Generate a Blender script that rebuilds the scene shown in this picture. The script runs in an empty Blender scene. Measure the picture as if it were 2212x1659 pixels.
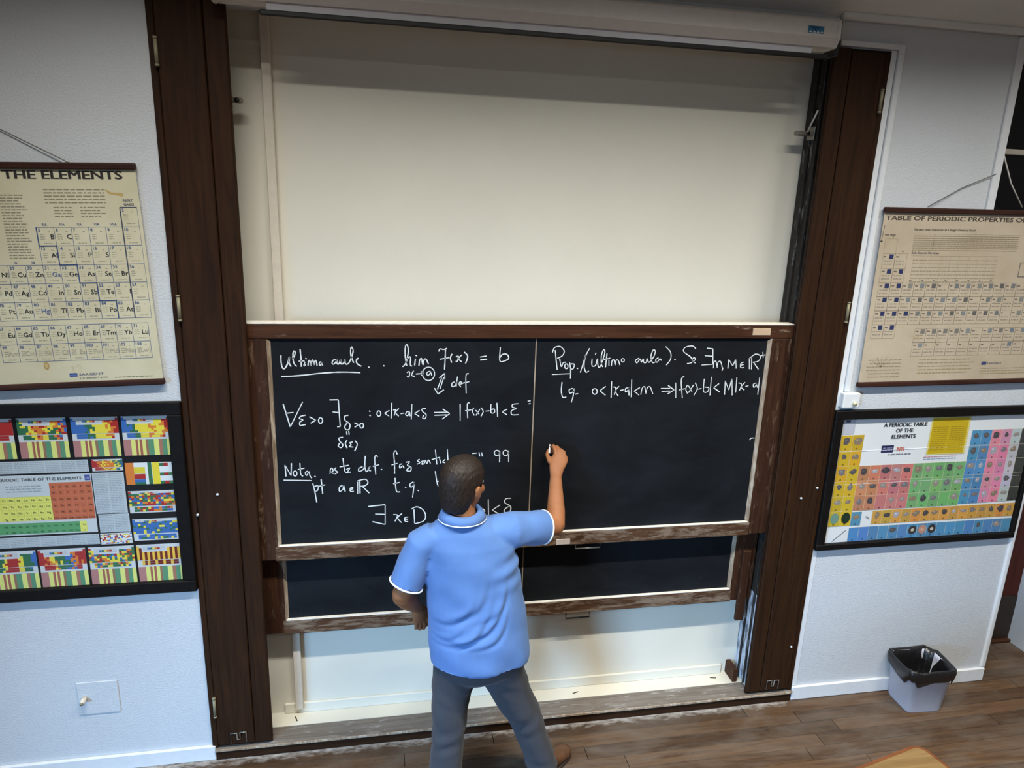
import bpy, bmesh, math, random
import numpy as np
from mathutils import Vector, Matrix

random.seed(7)
sc = bpy.context.scene
C = sc.collection

# ------------------------------------------------------------------ camera
FPX = 1489.745
CAM_D, CAM_H = 3.1, 2.7575
YAW, PITCH, ROLL = [math.radians(a) for a in (10.63009272, -14.63438189, 1.96786517)]
fwd = Vector((math.sin(YAW)*math.cos(PITCH), math.cos(YAW)*math.cos(PITCH), math.sin(PITCH)))
rgt = Vector((math.cos(YAW), -math.sin(YAW), 0.0))
upv = rgt.cross(fwd)
r2 = rgt*math.cos(ROLL) + upv*math.sin(ROLL)
u2 = -rgt*math.sin(ROLL) + upv*math.cos(ROLL)
CAM = Vector((0.0, -CAM_D, CAM_H))
cam_data = bpy.data.cameras.new('camera')
cam_data.sensor_fit = 'HORIZONTAL'
cam_data.sensor_width = 36.0
cam_data.lens = 36.0*FPX/2212.0
cam_data.clip_start = 0.05
cam = bpy.data.objects.new('camera', cam_data)
C.objects.link(cam)
M3 = Matrix((r2, u2, -fwd)).transposed()
cam.matrix_world = Matrix.Translation(CAM) @ M3.to_4x4()
sc.camera = cam

def W(u, v, Y):
    """point of the photograph (2212x1659 px) on the vertical plane y = Y"""
    d = r2*((u-1106.0)/FPX) - u2*((v-829.5)/FPX) + fwd
    t = (Y - CAM.y)/d.y
    return CAM + d*t

# ------------------------------------------------------------------ world, light, exposure
world = bpy.data.worlds.new('world'); sc.world = world
world.use_nodes = True
wb = world.node_tree.nodes['Background']
wb.inputs[0].default_value = (0.75, 0.82, 0.95, 1); wb.inputs[1].default_value = 0.25
sc.view_settings.view_transform = 'Standard'
sc.view_settings.look = 'None'
sc.view_settings.gamma = 1.0
sc.view_settings.use_curve_mapping = False
sc.view_settings.exposure = 0.0
LAMP_POWER, LAMP_SPREAD, LAMP_COLOR = 78.0, 121.0, (1.0, 0.99, 0.93)
BACK_FILL_POWER = 16.0
DAY_POWER, DAY_COLOR = 132.0, (0.31, 0.60, 1.0)

def area_light(name, loc, rot, sx, sy, power, color, spread=180):
    l = bpy.data.lights.new(name, 'AREA'); l.shape = 'RECTANGLE'
    l.size = sx; l.size_y = sy; l.energy = power; l.color = color
    l.spread = math.radians(spread)
    o = bpy.data.objects.new(name, l); C.objects.link(o)
    o.location = loc; o.rotation_euler = rot
    return o

# ------------------------------------------------------------------ helpers
def lin(c):
    return tuple(((x/255.0)/12.92 if x/255.0 <= 0.04045 else ((x/255.0+0.055)/1.055)**2.4) for x in c)

def link(o, parent=None):
    C.objects.link(o)
    if parent is not None:
        o.parent = parent
    return o

def tag(o, label=None, cat=None, group=None, kind=None):
    if label: o['label'] = label
    if cat: o['category'] = cat
    if group: o['group'] = group
    if kind: o['kind'] = kind
    return o

def thing(name, label, cat, loc=(0, 0, 0), rot=(0, 0, 0), group=None):
    o = bpy.data.objects.new(name, None); o.empty_display_size = 0.1
    link(o); o.location = loc; o.rotation_euler = rot
    return tag(o, label, cat, group)

def mesh_obj(name, verts, faces, mat, parent=None, smooth=False):
    me = bpy.data.meshes.new(name)
    me.from_pydata([tuple(v) for v in verts], [], faces)
    me.update()
    if mat: me.materials.append(mat)
    if smooth:
        for p in me.polygons: p.use_smooth = True
    o = bpy.data.objects.new(name, me)
    link(o, parent)
    return o

def bm_obj(name, bm, mat, parent=None, smooth=False):
    me = bpy.data.meshes.new(name)
    bm.normal_update(); bm.to_mesh(me); bm.free()
    if mat: me.materials.append(mat)
    if smooth:
        for p in me.polygons: p.use_smooth = True
    o = bpy.data.objects.new(name, me)
    link(o, parent)
    return o

def bm_box(bm, x0, x1, y0, y1, z0, z1, bevel=0.0, seg=1):
    vs = [bm.verts.new(p) for p in ((x0,y0,z0),(x1,y0,z0),(x1,y1,z0),(x0,y1,z0),(x0,y0,z1),(x1,y0,z1),(x1,y1,z1),(x0,y1,z1))]
    fs = [bm.faces.new([vs[i] for i in f]) for f in ((3,2,1,0),(4,5,6,7),(0,1,5,4),(1,2,6,5),(2,3,7,6),(3,0,4,7))]
    if bevel > 0:
        es = list({e for f in fs for e in f.edges})
        bmesh.ops.bevel(bm, geom=es, offset=bevel, segments=seg, affect='EDGES', profile=0.5)

def box(name, x0, x1, y0, y1, z0, z1, mat, parent=None, bevel=0.0, seg=1):
    bm = bmesh.new(); bm_box(bm, x0, x1, y0, y1, z0, z1, bevel, seg)
    return bm_obj(name, bm, mat, parent)

def struct(o):
    o['kind'] = 'structure'; return o

def frame_axes(t, ref):
    t = t.normalized()
    s = ref - t*ref.dot(t)
    if s.length < 1e-5:
        s = Vector((1, 0, 0)) - t*t.x
    s.normalize()
    return s, t.cross(s)

def loft(verts, faces, rings, n=20, caps=True):
    """rings: list of (center, axis_u, axis_v, ru, rv[, power])"""
    base = len(verts)
    for rg in rings:
        c, au, av, ru, rv = rg[:5]
        pw = rg[5] if len(rg) > 5 else 2.0
        for i in range(n):
            a = 2*math.pi*i/n
            ca, sa = math.cos(a), math.sin(a)
            x = math.copysign(abs(ca)**(2.0/pw), ca); y = math.copysign(abs(sa)**(2.0/pw), sa)
            verts.append(c + au*(ru*x) + av*(rv*y))
    for k in range(len(rings)-1):
        for i in range(n):
            j = (i+1) % n
            faces.append((base+k*n+i, base+k*n+j, base+(k+1)*n+j, base+(k+1)*n+i))
    if caps:
        faces.append(tuple(base+i for i in range(n))[::-1])
        faces.append(tuple(base+(len(rings)-1)*n+i for i in range(n)))

def tube_rings(pts, radii, ref=Vector((1, 0, 0)), round_ends=True):
    """rings along a polyline; radii floats or (ru, rv)"""
    pts = [Vector(p) for p in pts]; rings = []
    rad = [(r, r) if not isinstance(r, tuple) else r for r in radii]
    m = len(pts)
    tans = []
    for i in range(m):
        a = pts[max(0, i-1)]; b = pts[min(m-1, i+1)]
        tans.append((b-a).normalized())
    if round_ends:
        s, t = frame_axes(tans[0], ref)
        for k in (0.2, 0.6):
            d = math.cos(math.asin(k))
            rings.append((pts[0]-tans[0]*(rad[0][0]*d), s, t, rad[0][0]*k, rad[0][1]*k))
    for i in range(m):
        s, t = frame_axes(tans[i], ref)
        rings.append((pts[i], s, t, rad[i][0], rad[i][1]))
    if round_ends:
        s, t = frame_axes(tans[-1], ref)
        for k in (0.6, 0.2):
            d = math.cos(math.asin(k))
            rings.append((pts[-1]+tans[-1]*(rad[-1][0]*d), s, t, rad[-1][0]*k, rad[-1][1]*k))
    return rings

def tube(name, pts, r, mat, parent=None, n=8, ref=Vector((0.3, 0.2, 0.9)), round_ends=False):
    v, f = [], []
    rs = r if isinstance(r, list) else [r]*len(pts)
    loft(v, f, tube_rings(pts, rs, ref, round_ends), n)
    return mesh_obj(name, v, f, mat, parent, smooth=True)

# ------------------------------------------------------------------ materials
MATS = {}
def new_mat(name, rough=0.6, spec=0.4):
    m = bpy.data.materials.new(name); m.use_nodes = True
    b = m.node_tree.nodes['Principled BSDF']
    b.inputs['Roughness'].default_value = rough
    b.inputs['Specular IOR Level'].default_value = spec
    MATS[name] = m
    return m, m.node_tree.nodes, m.node_tree.links, b

def coords(nt, links, scale=(1, 1, 1), obj=True):
    tc = nt.new('ShaderNodeTexCoord'); mp = nt.new('ShaderNodeMapping')
    mp.inputs['Scale'].default_value = scale
    links.new(tc.outputs['Object' if obj else 'Generated'], mp.inputs['Vector'])
    return mp.outputs['Vector']

def geo_coords(nt, links, scale=(1, 1, 1)):
    g = nt.new('ShaderNodeNewGeometry'); mp = nt.new('ShaderNodeMapping')
    mp.inputs['Scale'].default_value = scale
    links.new(g.outputs['Position'], mp.inputs['Vector'])
    return mp.outputs['Vector']

def noise(nt, links, vec, scale, detail=4, rough=0.55, dist=0.0):
    n = nt.new('ShaderNodeTexNoise'); n.inputs['Scale'].default_value = scale
    n.inputs['Detail'].default_value = detail; n.inputs['Roughness'].default_value = rough
    n.inputs['Distortion'].default_value = dist
    links.new(vec, n.inputs['Vector'])
    return n.outputs['Fac']

def ramp(nt, links, fac, stops):
    r = nt.new('ShaderNodeValToRGB')
    el = r.color_ramp.elements
    while len(el) < len(stops): el.new(0.5)
    for e, (p, c) in zip(el, stops):
        e.position = p; e.color = (*c, 1) if len(c) == 3 else c
    links.new(fac, r.inputs['Fac'])
    return r.outputs['Color']

def mixc(nt, links, fac, a, b, mode='MIX'):
    m = nt.new('ShaderNodeMix'); m.data_type = 'RGBA'; m.blend_type = mode
    for sock, val in ((m.inputs['Factor'], fac), (m.inputs[6], a), (m.inputs[7], b)):
        if hasattr(val, 'is_linked') or isinstance(val, bpy.types.NodeSocket): links.new(val, sock)
        elif isinstance(val, (int, float)): sock.default_value = val
        else: sock.default_value = (*val, 1)
    return m.outputs[2]

def bump(nt, links, height, bsdf, strength=0.2, dist=0.01):
    b = nt.new('ShaderNodeBump'); b.inputs['Strength'].default_value = strength
    b.inputs['Distance'].default_value = dist
    links.new(height, b.inputs['Height']); links.new(b.outputs['Normal'], bsdf.inputs['Normal'])

def plain(name, rgb, rough=0.6, spec=0.4, metal=0.0, var=0.12, scale=30, bmp=0.0):
    if name in MATS: return MATS[name]
    m, nt, lk, b = new_mat(name, rough, spec)
    c = lin(rgb)
    f = noise(nt, lk, geo_coords(nt, lk), scale, 3)
    col = ramp(nt, lk, f, [(0.3, tuple(x*(1-var) for x in c)), (0.7, tuple(min(1, x*(1+var)) for x in c))])
    lk.new(col, b.inputs['Base Color']); b.inputs['Metallic'].default_value = metal
    if bmp: bump(nt, lk, f, b, bmp, 0.004)
    return m

def wall_paint(name, rgb, bump_scale=190, bstr=0.35, dirt=0.06):
    m, nt, lk, b = new_mat(name, 0.75, 0.25)
    v = geo_coords(nt, lk)
    c = lin(rgb)
    big = noise(nt, lk, v, 1.7, 5, 0.6)
    col = ramp(nt, lk, big, [(0.3, tuple(x*(1-dirt) for x in c)), (0.65, c)])
    lk.new(col, b.inputs['Base Color'])
    f = noise(nt, lk, v, bump_scale, 2, 0.6)
    bump(nt, lk, f, b, bstr, 0.004)
    return m
M_WALL = wall_paint('wall_paint', (206, 209, 212), 130, 0.6)
M_NICHE = wall_paint('niche_paint', (222, 216, 200), 260, 0.15, 0.05)
M_CEIL = wall_paint('ceiling_paint', (236, 236, 234), 120, 0.1)
M_TRIM = plain('white_gloss_trim', (224, 226, 228), 0.4, 0.5, var=0.03)
M_TRIMW = plain('cream_trim', (216, 206, 190), 0.45, 0.4, var=0.04)

def wood(name, dark, light, rough=0.42, axis='Z', wear=0.0, wearcol=(150, 132, 112), gscale=1.0):
    m, nt, lk, b = new_mat(name, rough, 0.14)
    sc3 = {'Z': (18*gscale, 18*gscale, 1.1), 'X': (1.1, 18*gscale, 18*gscale)}[axis]
    v = geo_coords(nt, lk, sc3)
    g = noise(nt, lk, v, 2.4, 6, 0.62, 0.6)
    col = ramp(nt, lk, g, [(0.28, lin(dark)), (0.72, lin(light))])
    if wear > 0:
        sw = {'Z': (14, 14, 3.0), 'X': (3.0, 14, 14)}[axis]
        w = noise(nt, lk, geo_coords(nt, lk, sw), 2.2, 8, 0.72, 0.3)
        lo = 0.66 - 0.26*wear
        mask = ramp(nt, lk, w, [(lo, (0, 0, 0)), (lo+0.12, (0.85, 0.85, 0.85))])
        col = mixc(nt, lk, mask, col, lin(wearcol))
    lk.new(col, b.inputs['Base Color'])
    bump(nt, lk, g, b, 0.12, 0.003)
    return m
M_WOOD = wood('dark_varnished_wood', (34, 20, 11), (58, 35, 18), 0.6)
M_WOODX = wood('dark_varnished_wood_horizontal', (34, 20, 11), (58, 35, 18), 0.6, 'X')
M_FRX = wood('board_frame_rail_wood', (50, 29, 19), (80, 51, 34), 0.55, 'X', 0.22)
M_FRZ = wood('board_frame_stile_wood', (40, 23, 15), (70, 44, 30), 0.55, 'Z', 0.42, (112, 92, 74))
M_FRWORN = wood('board_frame_worn_rail_wood', (58, 37, 24), (94, 66, 46), 0.65, 'X', 0.75, (134, 116, 98))
M_BEAD = wood('board_bead_worn', (116, 96, 76), (176, 158, 136), 0.7, 'Z', 0.6, (196, 182, 164))
M_LEDGE = plain('dusty_lit_ledge', (226, 220, 208), 0.85, 0.1, var=0.1, scale=40)  # pale tone holds both chalk dust and the light caught on top edges
M_SILLTOP = wood('sill_dusty_top', (98, 88, 78), (134, 126, 118), 0.8, 'X', 0.45, (168, 164, 160))
M_DOOR = wood('red_brown_door_wood', (58, 24, 16), (84, 38, 26), 0.45)
M_KICK = plain('dark_kick_plate', (46, 34, 28), 0.5)
M_GUIDE = wood('peeling_guide_paint', (30, 26, 24), (62, 58, 54), 0.5, 'Z', 0.35, (150, 150, 150))
M_GUIDEW = wood('peeling_whitewash_guide', (70, 72, 76), (120, 124, 130), 0.7, 'Z', 0.9, (205, 212, 222))
M_METAL = plain('grey_metal', (150, 146, 136), 0.38, 0.5, 0.7, var=0.1)
M_BRASS = plain('old_brass', (140, 134, 108), 0.55, 0.4, 0.25, var=0.15)
M_BLACKM = plain('black_metal', (22, 23, 25), 0.4, 0.5)
M_BLACKF = plain('black_frame_paint', (20, 18, 17), 0.5, 0.15, var=0.2)
M_SCREENW = plain('screen_casing_white', (214, 208, 204), 0.45, 0.4, var=0.03)
M_FABRIC = plain('screen_fabric', (208, 206, 212), 0.8, 0.2, var=0.03)
M_CHALK = plain('chalk', (214, 217, 217), 0.95, 0.05, var=0.18, scale=260)
M_TAPE = plain('tan_label', (198, 170, 140), 0.7, var=0.06)
M_TAPEW = plain('pale_label', (206, 194, 186), 0.7, var=0.06)
M_CORD = plain('grey_cord', (120, 116, 110), 0.9, 0.1)
M_CORDW = plain('white_cord', (196, 192, 184), 0.9, 0.1)
M_BIN = plain('bin_plastic', (196, 198, 210), 0.45, 0.4, var=0.03)
M_BAG = plain('black_bin_liner', (26, 25, 27), 0.28, 0.6, var=0.3, scale=60, bmp=0.6)
M_DARKGLASS = plain('dark_window_glass', (12, 12, 14), 0.12, 0.5, var=0.1)
M_BEIGEBAR = plain('glazing_bar_paint', (172, 164, 150), 0.5)

def slate_mat():
    m, nt, lk, b = new_mat('blackboard_slate', 0.7, 0.12)
    v = geo_coords(nt, lk, (1.2, 1, 2.2))
    f = noise(nt, lk, v, 2.3, 6, 0.6, 0.5)
    col = ramp(nt, lk, f, [(0.3, lin((17, 19, 22))), (0.75, lin((30, 33, 37)))])
    sp = noise(nt, lk, geo_coords(nt, lk), 170, 2, 0.5)
    col = mixc(nt, lk, ramp(nt, lk, sp, [(0.70, (0, 0, 0)), (0.80, (0.30, 0.30, 0.30))]), col, lin((130, 132, 132)))
    lk.new(col, b.inputs['Base Color'])
    return m
M_SLATE = slate_mat()

def paper_mat(name, c0, c1, c2):
    m, nt, lk, b = new_mat(name, 0.75, 0.15)
    v = geo_coords(nt, lk)
    f = noise(nt, lk, v, 3.2, 6, 0.6, 0.4)
    col = ramp(nt, lk, f, [(0.3, lin(c0)), (0.7, lin(c1))])
    s = noise(nt, lk, v, 7.0, 7, 0.65, 1.0)
    col = mixc(nt, lk, ramp(nt, lk, s, [(0.64, (0, 0, 0)), (0.74, (0.6, 0.6, 0.6))]), col, lin(c2))
    lk.new(col, b.inputs['Base Color'])
    return m
M_PAPER = paper_mat('aged_chart_paper', (196, 187, 156), (216, 210, 182), (178, 158, 110))
M_PAPERB = paper_mat('browned_chart_paper', (178, 161, 137), (200, 185, 163), (172, 152, 104))
M_PAPER2 = wall_paint('poster_paper', (228, 230, 230), 40, 0.15, 0.04)

def print_mat():
    m, nt, lk, b = new_mat('printed_ink', 0.55, 0.25)
    a = nt.new('ShaderNodeAttribute'); a.attribute_name = 'ink'
    lk.new(a.outputs['Color'], b.inputs['Base Color'])
    return m
M_INK = print_mat()

def pane_mat():
    m = bpy.data.materials.new('clear_glazing'); m.use_nodes = True
    nt, lk = m.node_tree.nodes, m.node_tree.links
    nt.clear()
    o = nt.new('ShaderNodeOutputMaterial'); mx = nt.new('ShaderNodeMixShader')
    t = nt.new('ShaderNodeBsdfTransparent'); g = nt.new('ShaderNodeBsdfGlossy')
    g.inputs['Roughness'].default_value = 0.06
    mx.inputs[0].default_value = 0.03
    lk.new(t.outputs[0], mx.inputs[1]); lk.new(g.outputs[0], mx.inputs[2])
    lk.new(mx.outputs[0], o.inputs[0])
    return m
M_PANE = pane_mat()

def floor_mat():
    m, nt, lk, b = new_mat('worn_floor_planks', 0.62, 0.3)
    oi = nt.new('ShaderNodeObjectInfo')
    v = geo_coords(nt, lk, (1.4, 22, 1))
    g = noise(nt, lk, v, 2.2, 6, 0.62, 0.5)
    col = ramp(nt, lk, g, [(0.25, lin((60, 43, 30))), (0.75, lin((104, 79, 56)))])
    tint = ramp(nt, lk, oi.outputs['Random'], [(0.0, (0.62, 0.60, 0.58)), (1.0, (1.2, 1.16, 1.08))])
    col = mixc(nt, lk, 1.0, col, tint, 'MULTIPLY')
    # grey scuffed wear with its own shape
    w = noise(nt, lk, geo_coords(nt, lk, (1.0, 2.6, 1)), 2.1, 7, 0.68, 0.4)
    col = mixc(nt, lk, ramp(nt, lk, w, [(0.42, (0, 0, 0)), (0.70, (0.65, 0.65, 0.65))]), col, lin((112, 102, 92)))
    # settled chalk dust along the foot of the board casing (y from -0.10 to 0)
    sep = nt.new('ShaderNodeSeparateXYZ'); gg = nt.new('ShaderNodeNewGeometry')
    lk.new(gg.outputs['Position'], sep.inputs[0])
    mr = nt.new('ShaderNodeMapRange'); mr.inputs['From Min'].default_value = -0.13; mr.inputs['From Max'].default_value = -0.015
    lk.new(sep.outputs['Y'], mr.inputs['Value'])
    n2 = noise(nt, lk, geo_coords(nt, lk, (5, 14, 1)), 3.0, 6, 0.7)
    mul = nt.new('ShaderNodeMath'); mul.operation = 'MULTIPLY'
    lk.new(mr.outputs[0], mul.inputs[0]); lk.new(n2, mul.inputs[1])
    mr2 = nt.new('ShaderNodeMapRange'); mr2.inputs['From Min'].default_value = 2.5; mr2.inputs['From Max'].default_value = 2.2
    lk.new(sep.outputs['X'], mr2.inputs['Value'])
    mul2 = nt.new('ShaderNodeMath'); mul2.operation = 'MULTIPLY'
    lk.new(mul.outputs[0], mul2.inputs[0]); lk.new(mr2.outputs[0], mul2.inputs[1])
    col = mixc(nt, lk, ramp(nt, lk, mul2.outputs[0], [(0.30, (0, 0, 0)), (0.55, (0.8, 0.8, 0.8))]), col, lin((196, 192, 186)))
    lk.new(col, b.inputs['Base Color'])
    bump(nt, lk, g, b, 0.12, 0.002)
    return m
M_FLOOR = floor_mat()
M_SUB = plain('floor_gap_dirt', (34, 28, 22), 0.9)

# ------------------------------------------------------------------ structure
NB = 0.20           # niche back plane
NX0, NX1 = -0.64, 2.045
WT = 0.42           # wall thickness
XL, XR, YB = -5.2, 6.6, -9.0
DX0, DX1, DZ = 3.59, 4.13, 2.05   # door opening
WX0, WX1, WZ0 = 3.0, 4.6, 2.55    # high window opening
ZC = 3.62
bm = bmesh.new()
bm_box(bm, XL, -0.883, 0, WT, 0, ZC+0.3)
bm_box(bm, -0.883, 2.300, 0.0, WT, 3.4925, ZC+0.3)
bm_box(bm, 2.300, WX0, 0, WT, 0, ZC+0.3)
bm_box(bm, WX0, DX0, 0, WT, 0, WZ0)
bm_box(bm, DX0, DX1, 0, WT, DZ, WZ0)
bm_box(bm, DX1, WX1, 0, WT, 0, WZ0)
bm_box(bm, WX1, XR, 0, WT, 0, ZC+0.3)
bm_box(bm, WX0, WX1, 0, WT, 3.60, ZC+0.3)
wall_front = struct(bm_obj('wall_front', bm, M_WALL))
bm = bmesh.new()
bm_box(bm, -0.883, 2.300, NB, WT, 0.0, 3.4925)
bm_box(bm, -0.883, NX0, 0.012, NB, 0.0, 3.4925)
bm_box(bm, NX1, 2.300, 0.012, NB, 0.0, 3.4925)
wall_niche = struct(bm_obj('wall_niche', bm, M_NICHE))
struct(box('wall_left', XL-0.2, XL, YB, WT, 0, 5.6, M_WALL))
struct(box('wall_right', XR, XR+0.2, YB, WT, 0, 5.6, M_WALL))
struct(box('wall_back', XL-0.2, XR+0.2, YB-0.2, YB, 0, 5.6, M_WALL))
# ceiling: rises away from the board wall, then level
v = [(XL, WT, ZC), (XR, WT, ZC), (XR, 0, ZC), (XL, 0, ZC), (XR, -2.6, 5.25), (XL, -2.6, 5.25), (XR, YB, 5.4), (XL, YB, 5.4)]
v += [(x, y, z+0.12) for x, y, z in v]
f = [(0,1,2,3), (3,2,4,5), (5,4,6,7), (8,11,10,9), (11,13,12,10), (13,15,14,12), (0,8,9,1), (7,6,14,15)]
struct(mesh_obj('ceiling', v, f, M_CEIL))
struct(box('trim_1', 2.02, XR, -0.03, 0.0, 3.605, 3.635, M_CEIL, None, 0.006))
# floor: sub floor and planks laid along the wall
floor = struct(box('floor', XL, XR, YB, WT, -0.06, -0.012, M_SUB))
PW = 0.086
plank_meshes = {}
for L in (1.1, 1.45, 1.8, 2.2):
    bmx = bmesh.new(); bm_box(bmx, 0, L-0.003, 0, PW-0.0014, -0.012, 0.0, 0.0008)
    me = bpy.data.meshes.new('plank'); bmx.normal_update(); bmx.to_mesh(me); bmx.free(); me.materials.append(M_FLOOR)
    plank_meshes[L] = me
rp = random.Random(3)
nrow = 0
y = 0.41 - PW
far_planks = bmesh.new()
while y > -3.1:
    x = -3.0 - rp.random()*1.2
    while x < 5.0:
        L = rp.choice((1.1, 1.45, 1.8, 2.2))
        o = bpy.data.objects.new('plank', plank_meshes[L]); link(o, floor)
        o.location = (x, y, 0)
        x += L
    y -= PW
while y > -8.9:
    bm_box(far_planks, -5.0, 6.4, y, y+PW-0.0022, -0.012, 0.0)
    y -= PW
fo = bm_obj('plank_field', far_planks, M_FLOOR, floor); fo['kind'] = 'stuff'
# baseboards
struct(box('baseboard_left', XL, -0.868, -0.018, 0.0, 0.0, 0.082, M_TRIM, None, 0.004))
struct(box('baseboard_right', 2.302, 3.605, -0.018, 0.0, 0.0, 0.088, M_TRIM, None, 0.004))
# corner bead beside the door
struct(box('trim_2', 3.577, 3.612, -0.012, 0.03, 0.088, DZ, M_TRIM, None, 0.01, 3))
# niche floor and little base strip
struct(box('trim_3', NX0, NX1, 0.095, NB, 0.0, 0.066, M_NICHE))
struct(box('trim_4', -0.56, 1.955, NB-0.014, NB, 0.066, 0.125, M_NICHE, None, 0.003))
struct(box('trim_5', 1.985, 2.015, 0.10, NB, 0.066, 0.15, M_FRX, None, 0.003))
for k, (u, v_) in enumerate(((1243, 1496), (1540, 1464), (1514, 1447), (640, 1553))):
    p = W(u, v_, 0.15); t_ = (0.0665-CAM.z)/(p-CAM).normalized().z; g = CAM+(p-CAM).normalized()*t_
    o = box('paint_chip', -0.018, 0.018, -0.003, 0.003, 0.0, 0.0015, M_KICK, bpy.data.objects['trim_3'])
    o.location = (g.x, g.y, 0.0661); o.rotation_euler = (0, 0, 0.3-0.5*k)
# recessed door
d1 = thing('door_1', 'red-brown wooden door in a deep white reveal beside the waste bin', 'door', (DX0, 0.33, 0))
d1['kind'] = 'structure'
box('door_leaf', 0.0, DX1-DX0, 0.0, 0.04, 0.34, DZ, M_DOOR, d1, 0.003)
box('kick_plate', 0.0, DX1-DX0, -0.004, 0.04, 0.02, 0.34, M_KICK, d1, 0.002)
box('threshold', 0.0, DX1-DX0, -0.03, 0.05, 0.0, 0.02, M_FRX, d1, 0.003)
# high window with dark panes
w1 = thing('window_1', 'high window with dark panes and pale glazing bars above the yellowed chart', 'window', (WX0, 0, 0))
w1['kind'] = 'structure'
WW = WX1-WX0
box('window_frame', -0.036, 0.008, -0.014, 0.05, WZ0, 3.60, M_TRIM, w1, 0.004)
box('window_frame', WW-0.008, WW+0.036, -0.014, 0.05, WZ0, 3.60, M_TRIM, w1, 0.004)
box('window_sill', 0.0, WW, 0.0, 0.06, WZ0, WZ0+0.02, M_TRIM, w1, 0.004)
zs = [WZ0+0.02, 2.70, 3.078, 3.494, 3.60]
for z in zs[1:4]:
    box('glazing_bar', 0.008, WW-0.008, 0.035, 0.065, z, z+0.027, M_BEIGEBAR, w1, 0.003)
for a, b_ in zip(zs[:-1], zs[1:]):
    box('pane', 0.008, WW-0.008, 0.046, 0.052, a+(0.027 if a > WZ0+0.05 else 0), b_, M_DARKGLASS, w1)

# ------------------------------------------------------------------ lamps of the room (above the picture) and an added fill row
M_LAMPW = plain('lamp_body_white', (225, 225, 222), 0.5)
def ceiling_lamp(x, y, z, length, power, label, spread, tilt=0.0):
    t = thing('ceiling_lamp', label, 'lamp', (x, y, z), group='fluorescent lamps over the hall')
    box('lamp_body', -length/2, length/2, -0.11, 0.11, 0.02, 0.10, M_LAMPW, t, 0.01)
    box('end_plate', -length/2-0.01, -length/2, -0.11, 0.11, -0.01, 0.10, M_LAMPW, t)
    box('end_plate', length/2, length/2+0.01, -0.11, 0.11, -0.01, 0.10, M_LAMPW, t)
    for sx in (-0.35, 0.35):
        tube('hanger_rod', [(sx*length, 0, 0.10), (sx*length, 0, 0.10 + max(0.02, min(3.62+0.627*-y, 5.29) - z - 0.10))], 0.006, M_METAL, t)
    l = area_light('lamp_light', (0, 0, 0.0), (tilt, 0, 0), length*0.96, 0.09, power, LAMP_COLOR, spread)
    l.parent = t
    return t
for x, k, lb in ((-0.55, 1.0, 'in front of the left casing post'), (1.35, 1.0, 'in front of the middle of the blackboards'), (3.25, 0.8, 'in front of the high dark window')):
    ceiling_lamp(x, -1.85, 4.55, 1.5, LAMP_POWER*k, 'long fluorescent lamp hung '+lb, LAMP_SPREAD)
for x, lb in ((-2.0, 'towards the daylight side'), (1.0, 'in its middle'), (4.0, 'towards the door side')):  # unseen back row, added to lift the ambient light
    ceiling_lamp(x, -5.4, 4.9, 1.5, BACK_FILL_POWER, 'added unseen fluorescent fill lamp over the seating '+lb, 170)
# daylight through the side windows of the hall (left wall)
dl = area_light('daylight_window', (XL+0.06, -5.5, 1.9), (0, 0, 0), 3.2, 1.8, DAY_POWER, DAY_COLOR, 50)
dl.rotation_euler = (Vector((0.1, 0, -0.45))-dl.location).to_track_quat('-Z', 'Y').to_euler()

# ------------------------------------------------------------------ board casing (left and right posts, header, sill)
def casing(side):
    if side == 'L':
        t = thing('board_casing', 'dark wooden casing post with hinged door left of the blackboards', 'casing', (-0.883, 0, 0.066))
        s = 1
    else:
        t = thing('board_casing', 'dark wooden casing post with hinged door right of the blackboards', 'casing', (2.300, 0, 0.066))
        s = -1
    H0, H1 = 0.0, 3.425
    def b(name, a, c, y0, y1, z0, z1, mat, bev=0.003, par=t):
        x0, x1 = sorted((a*s, c*s))
        return box(name, x0, x1, y0, y1, z0, z1, mat, par, bev)
    b('back_panel', 0.0, 0.286, 0.0, 0.010, H0, H1, M_WOOD, 0)
    b('outer_frame', 0.0, 0.028, -0.012, 0.0, H0, H1, M_WOOD)
    b('door', 0.0305, 0.203, -0.020, 0.0, H0+0.02, H1-0.012, M_WOOD, 0.004)
    b('inner_frame', 0.206, 0.288, -0.018, 0.0, H0+0.018, H1, M_WOOD, 0.005)
    b('inner_return', 0.274, 0.288, 0.0, 0.012, H0+0.018, H1, M_WOOD, 0.002)
    for (za, zb) in (((3.228, 3.326), (2.237, 2.340), (0.262, 0.368)) if side == 'L' else ((3.226, 3.323), (2.239, 2.337))):
        h = tube('hinge', [(0.030*s, -0.026, za-0.066), (0.030*s, -0.026, zb-0.066)], 0.0075, M_BRASS, t, 10)
        for z in (za-0.066, zb-0.066):
            tube('hinge_tip', [(0.030*s, -0.026, z-0.004), (0.030*s, -0.026, z+0.004)], 0.0088, M_BRASS, h, 10)
    # bent wire hasp near the sill
    hx = 0.13 if side == 'L' else 0.135
    pts = [(hx-0.036, 0.03), (hx-0.036, 0.088), (hx-0.008, 0.088), (hx-0.008, 0.05), (hx+0.008, 0.05), (hx+0.008, 0.09), (hx+0.036, 0.09), (hx+0.036, 0.032)]
    tube('wire_hasp', [(px*s, -0.024, pz) for px, pz in pts], 0.0035, M_METAL, t, 6)
    return t
cl = casing('L'); cr = casing('R')
for (u, v_) in ((470, 1068), (427, 1112)):
    p = W(u, v_, -0.02); tube('screw', [(p.x+0.883, -0.024, p.z-0.066), (p.x+0.883, -0.018, p.z-0.066)], 0.006, M_TRIM, cl)
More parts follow.
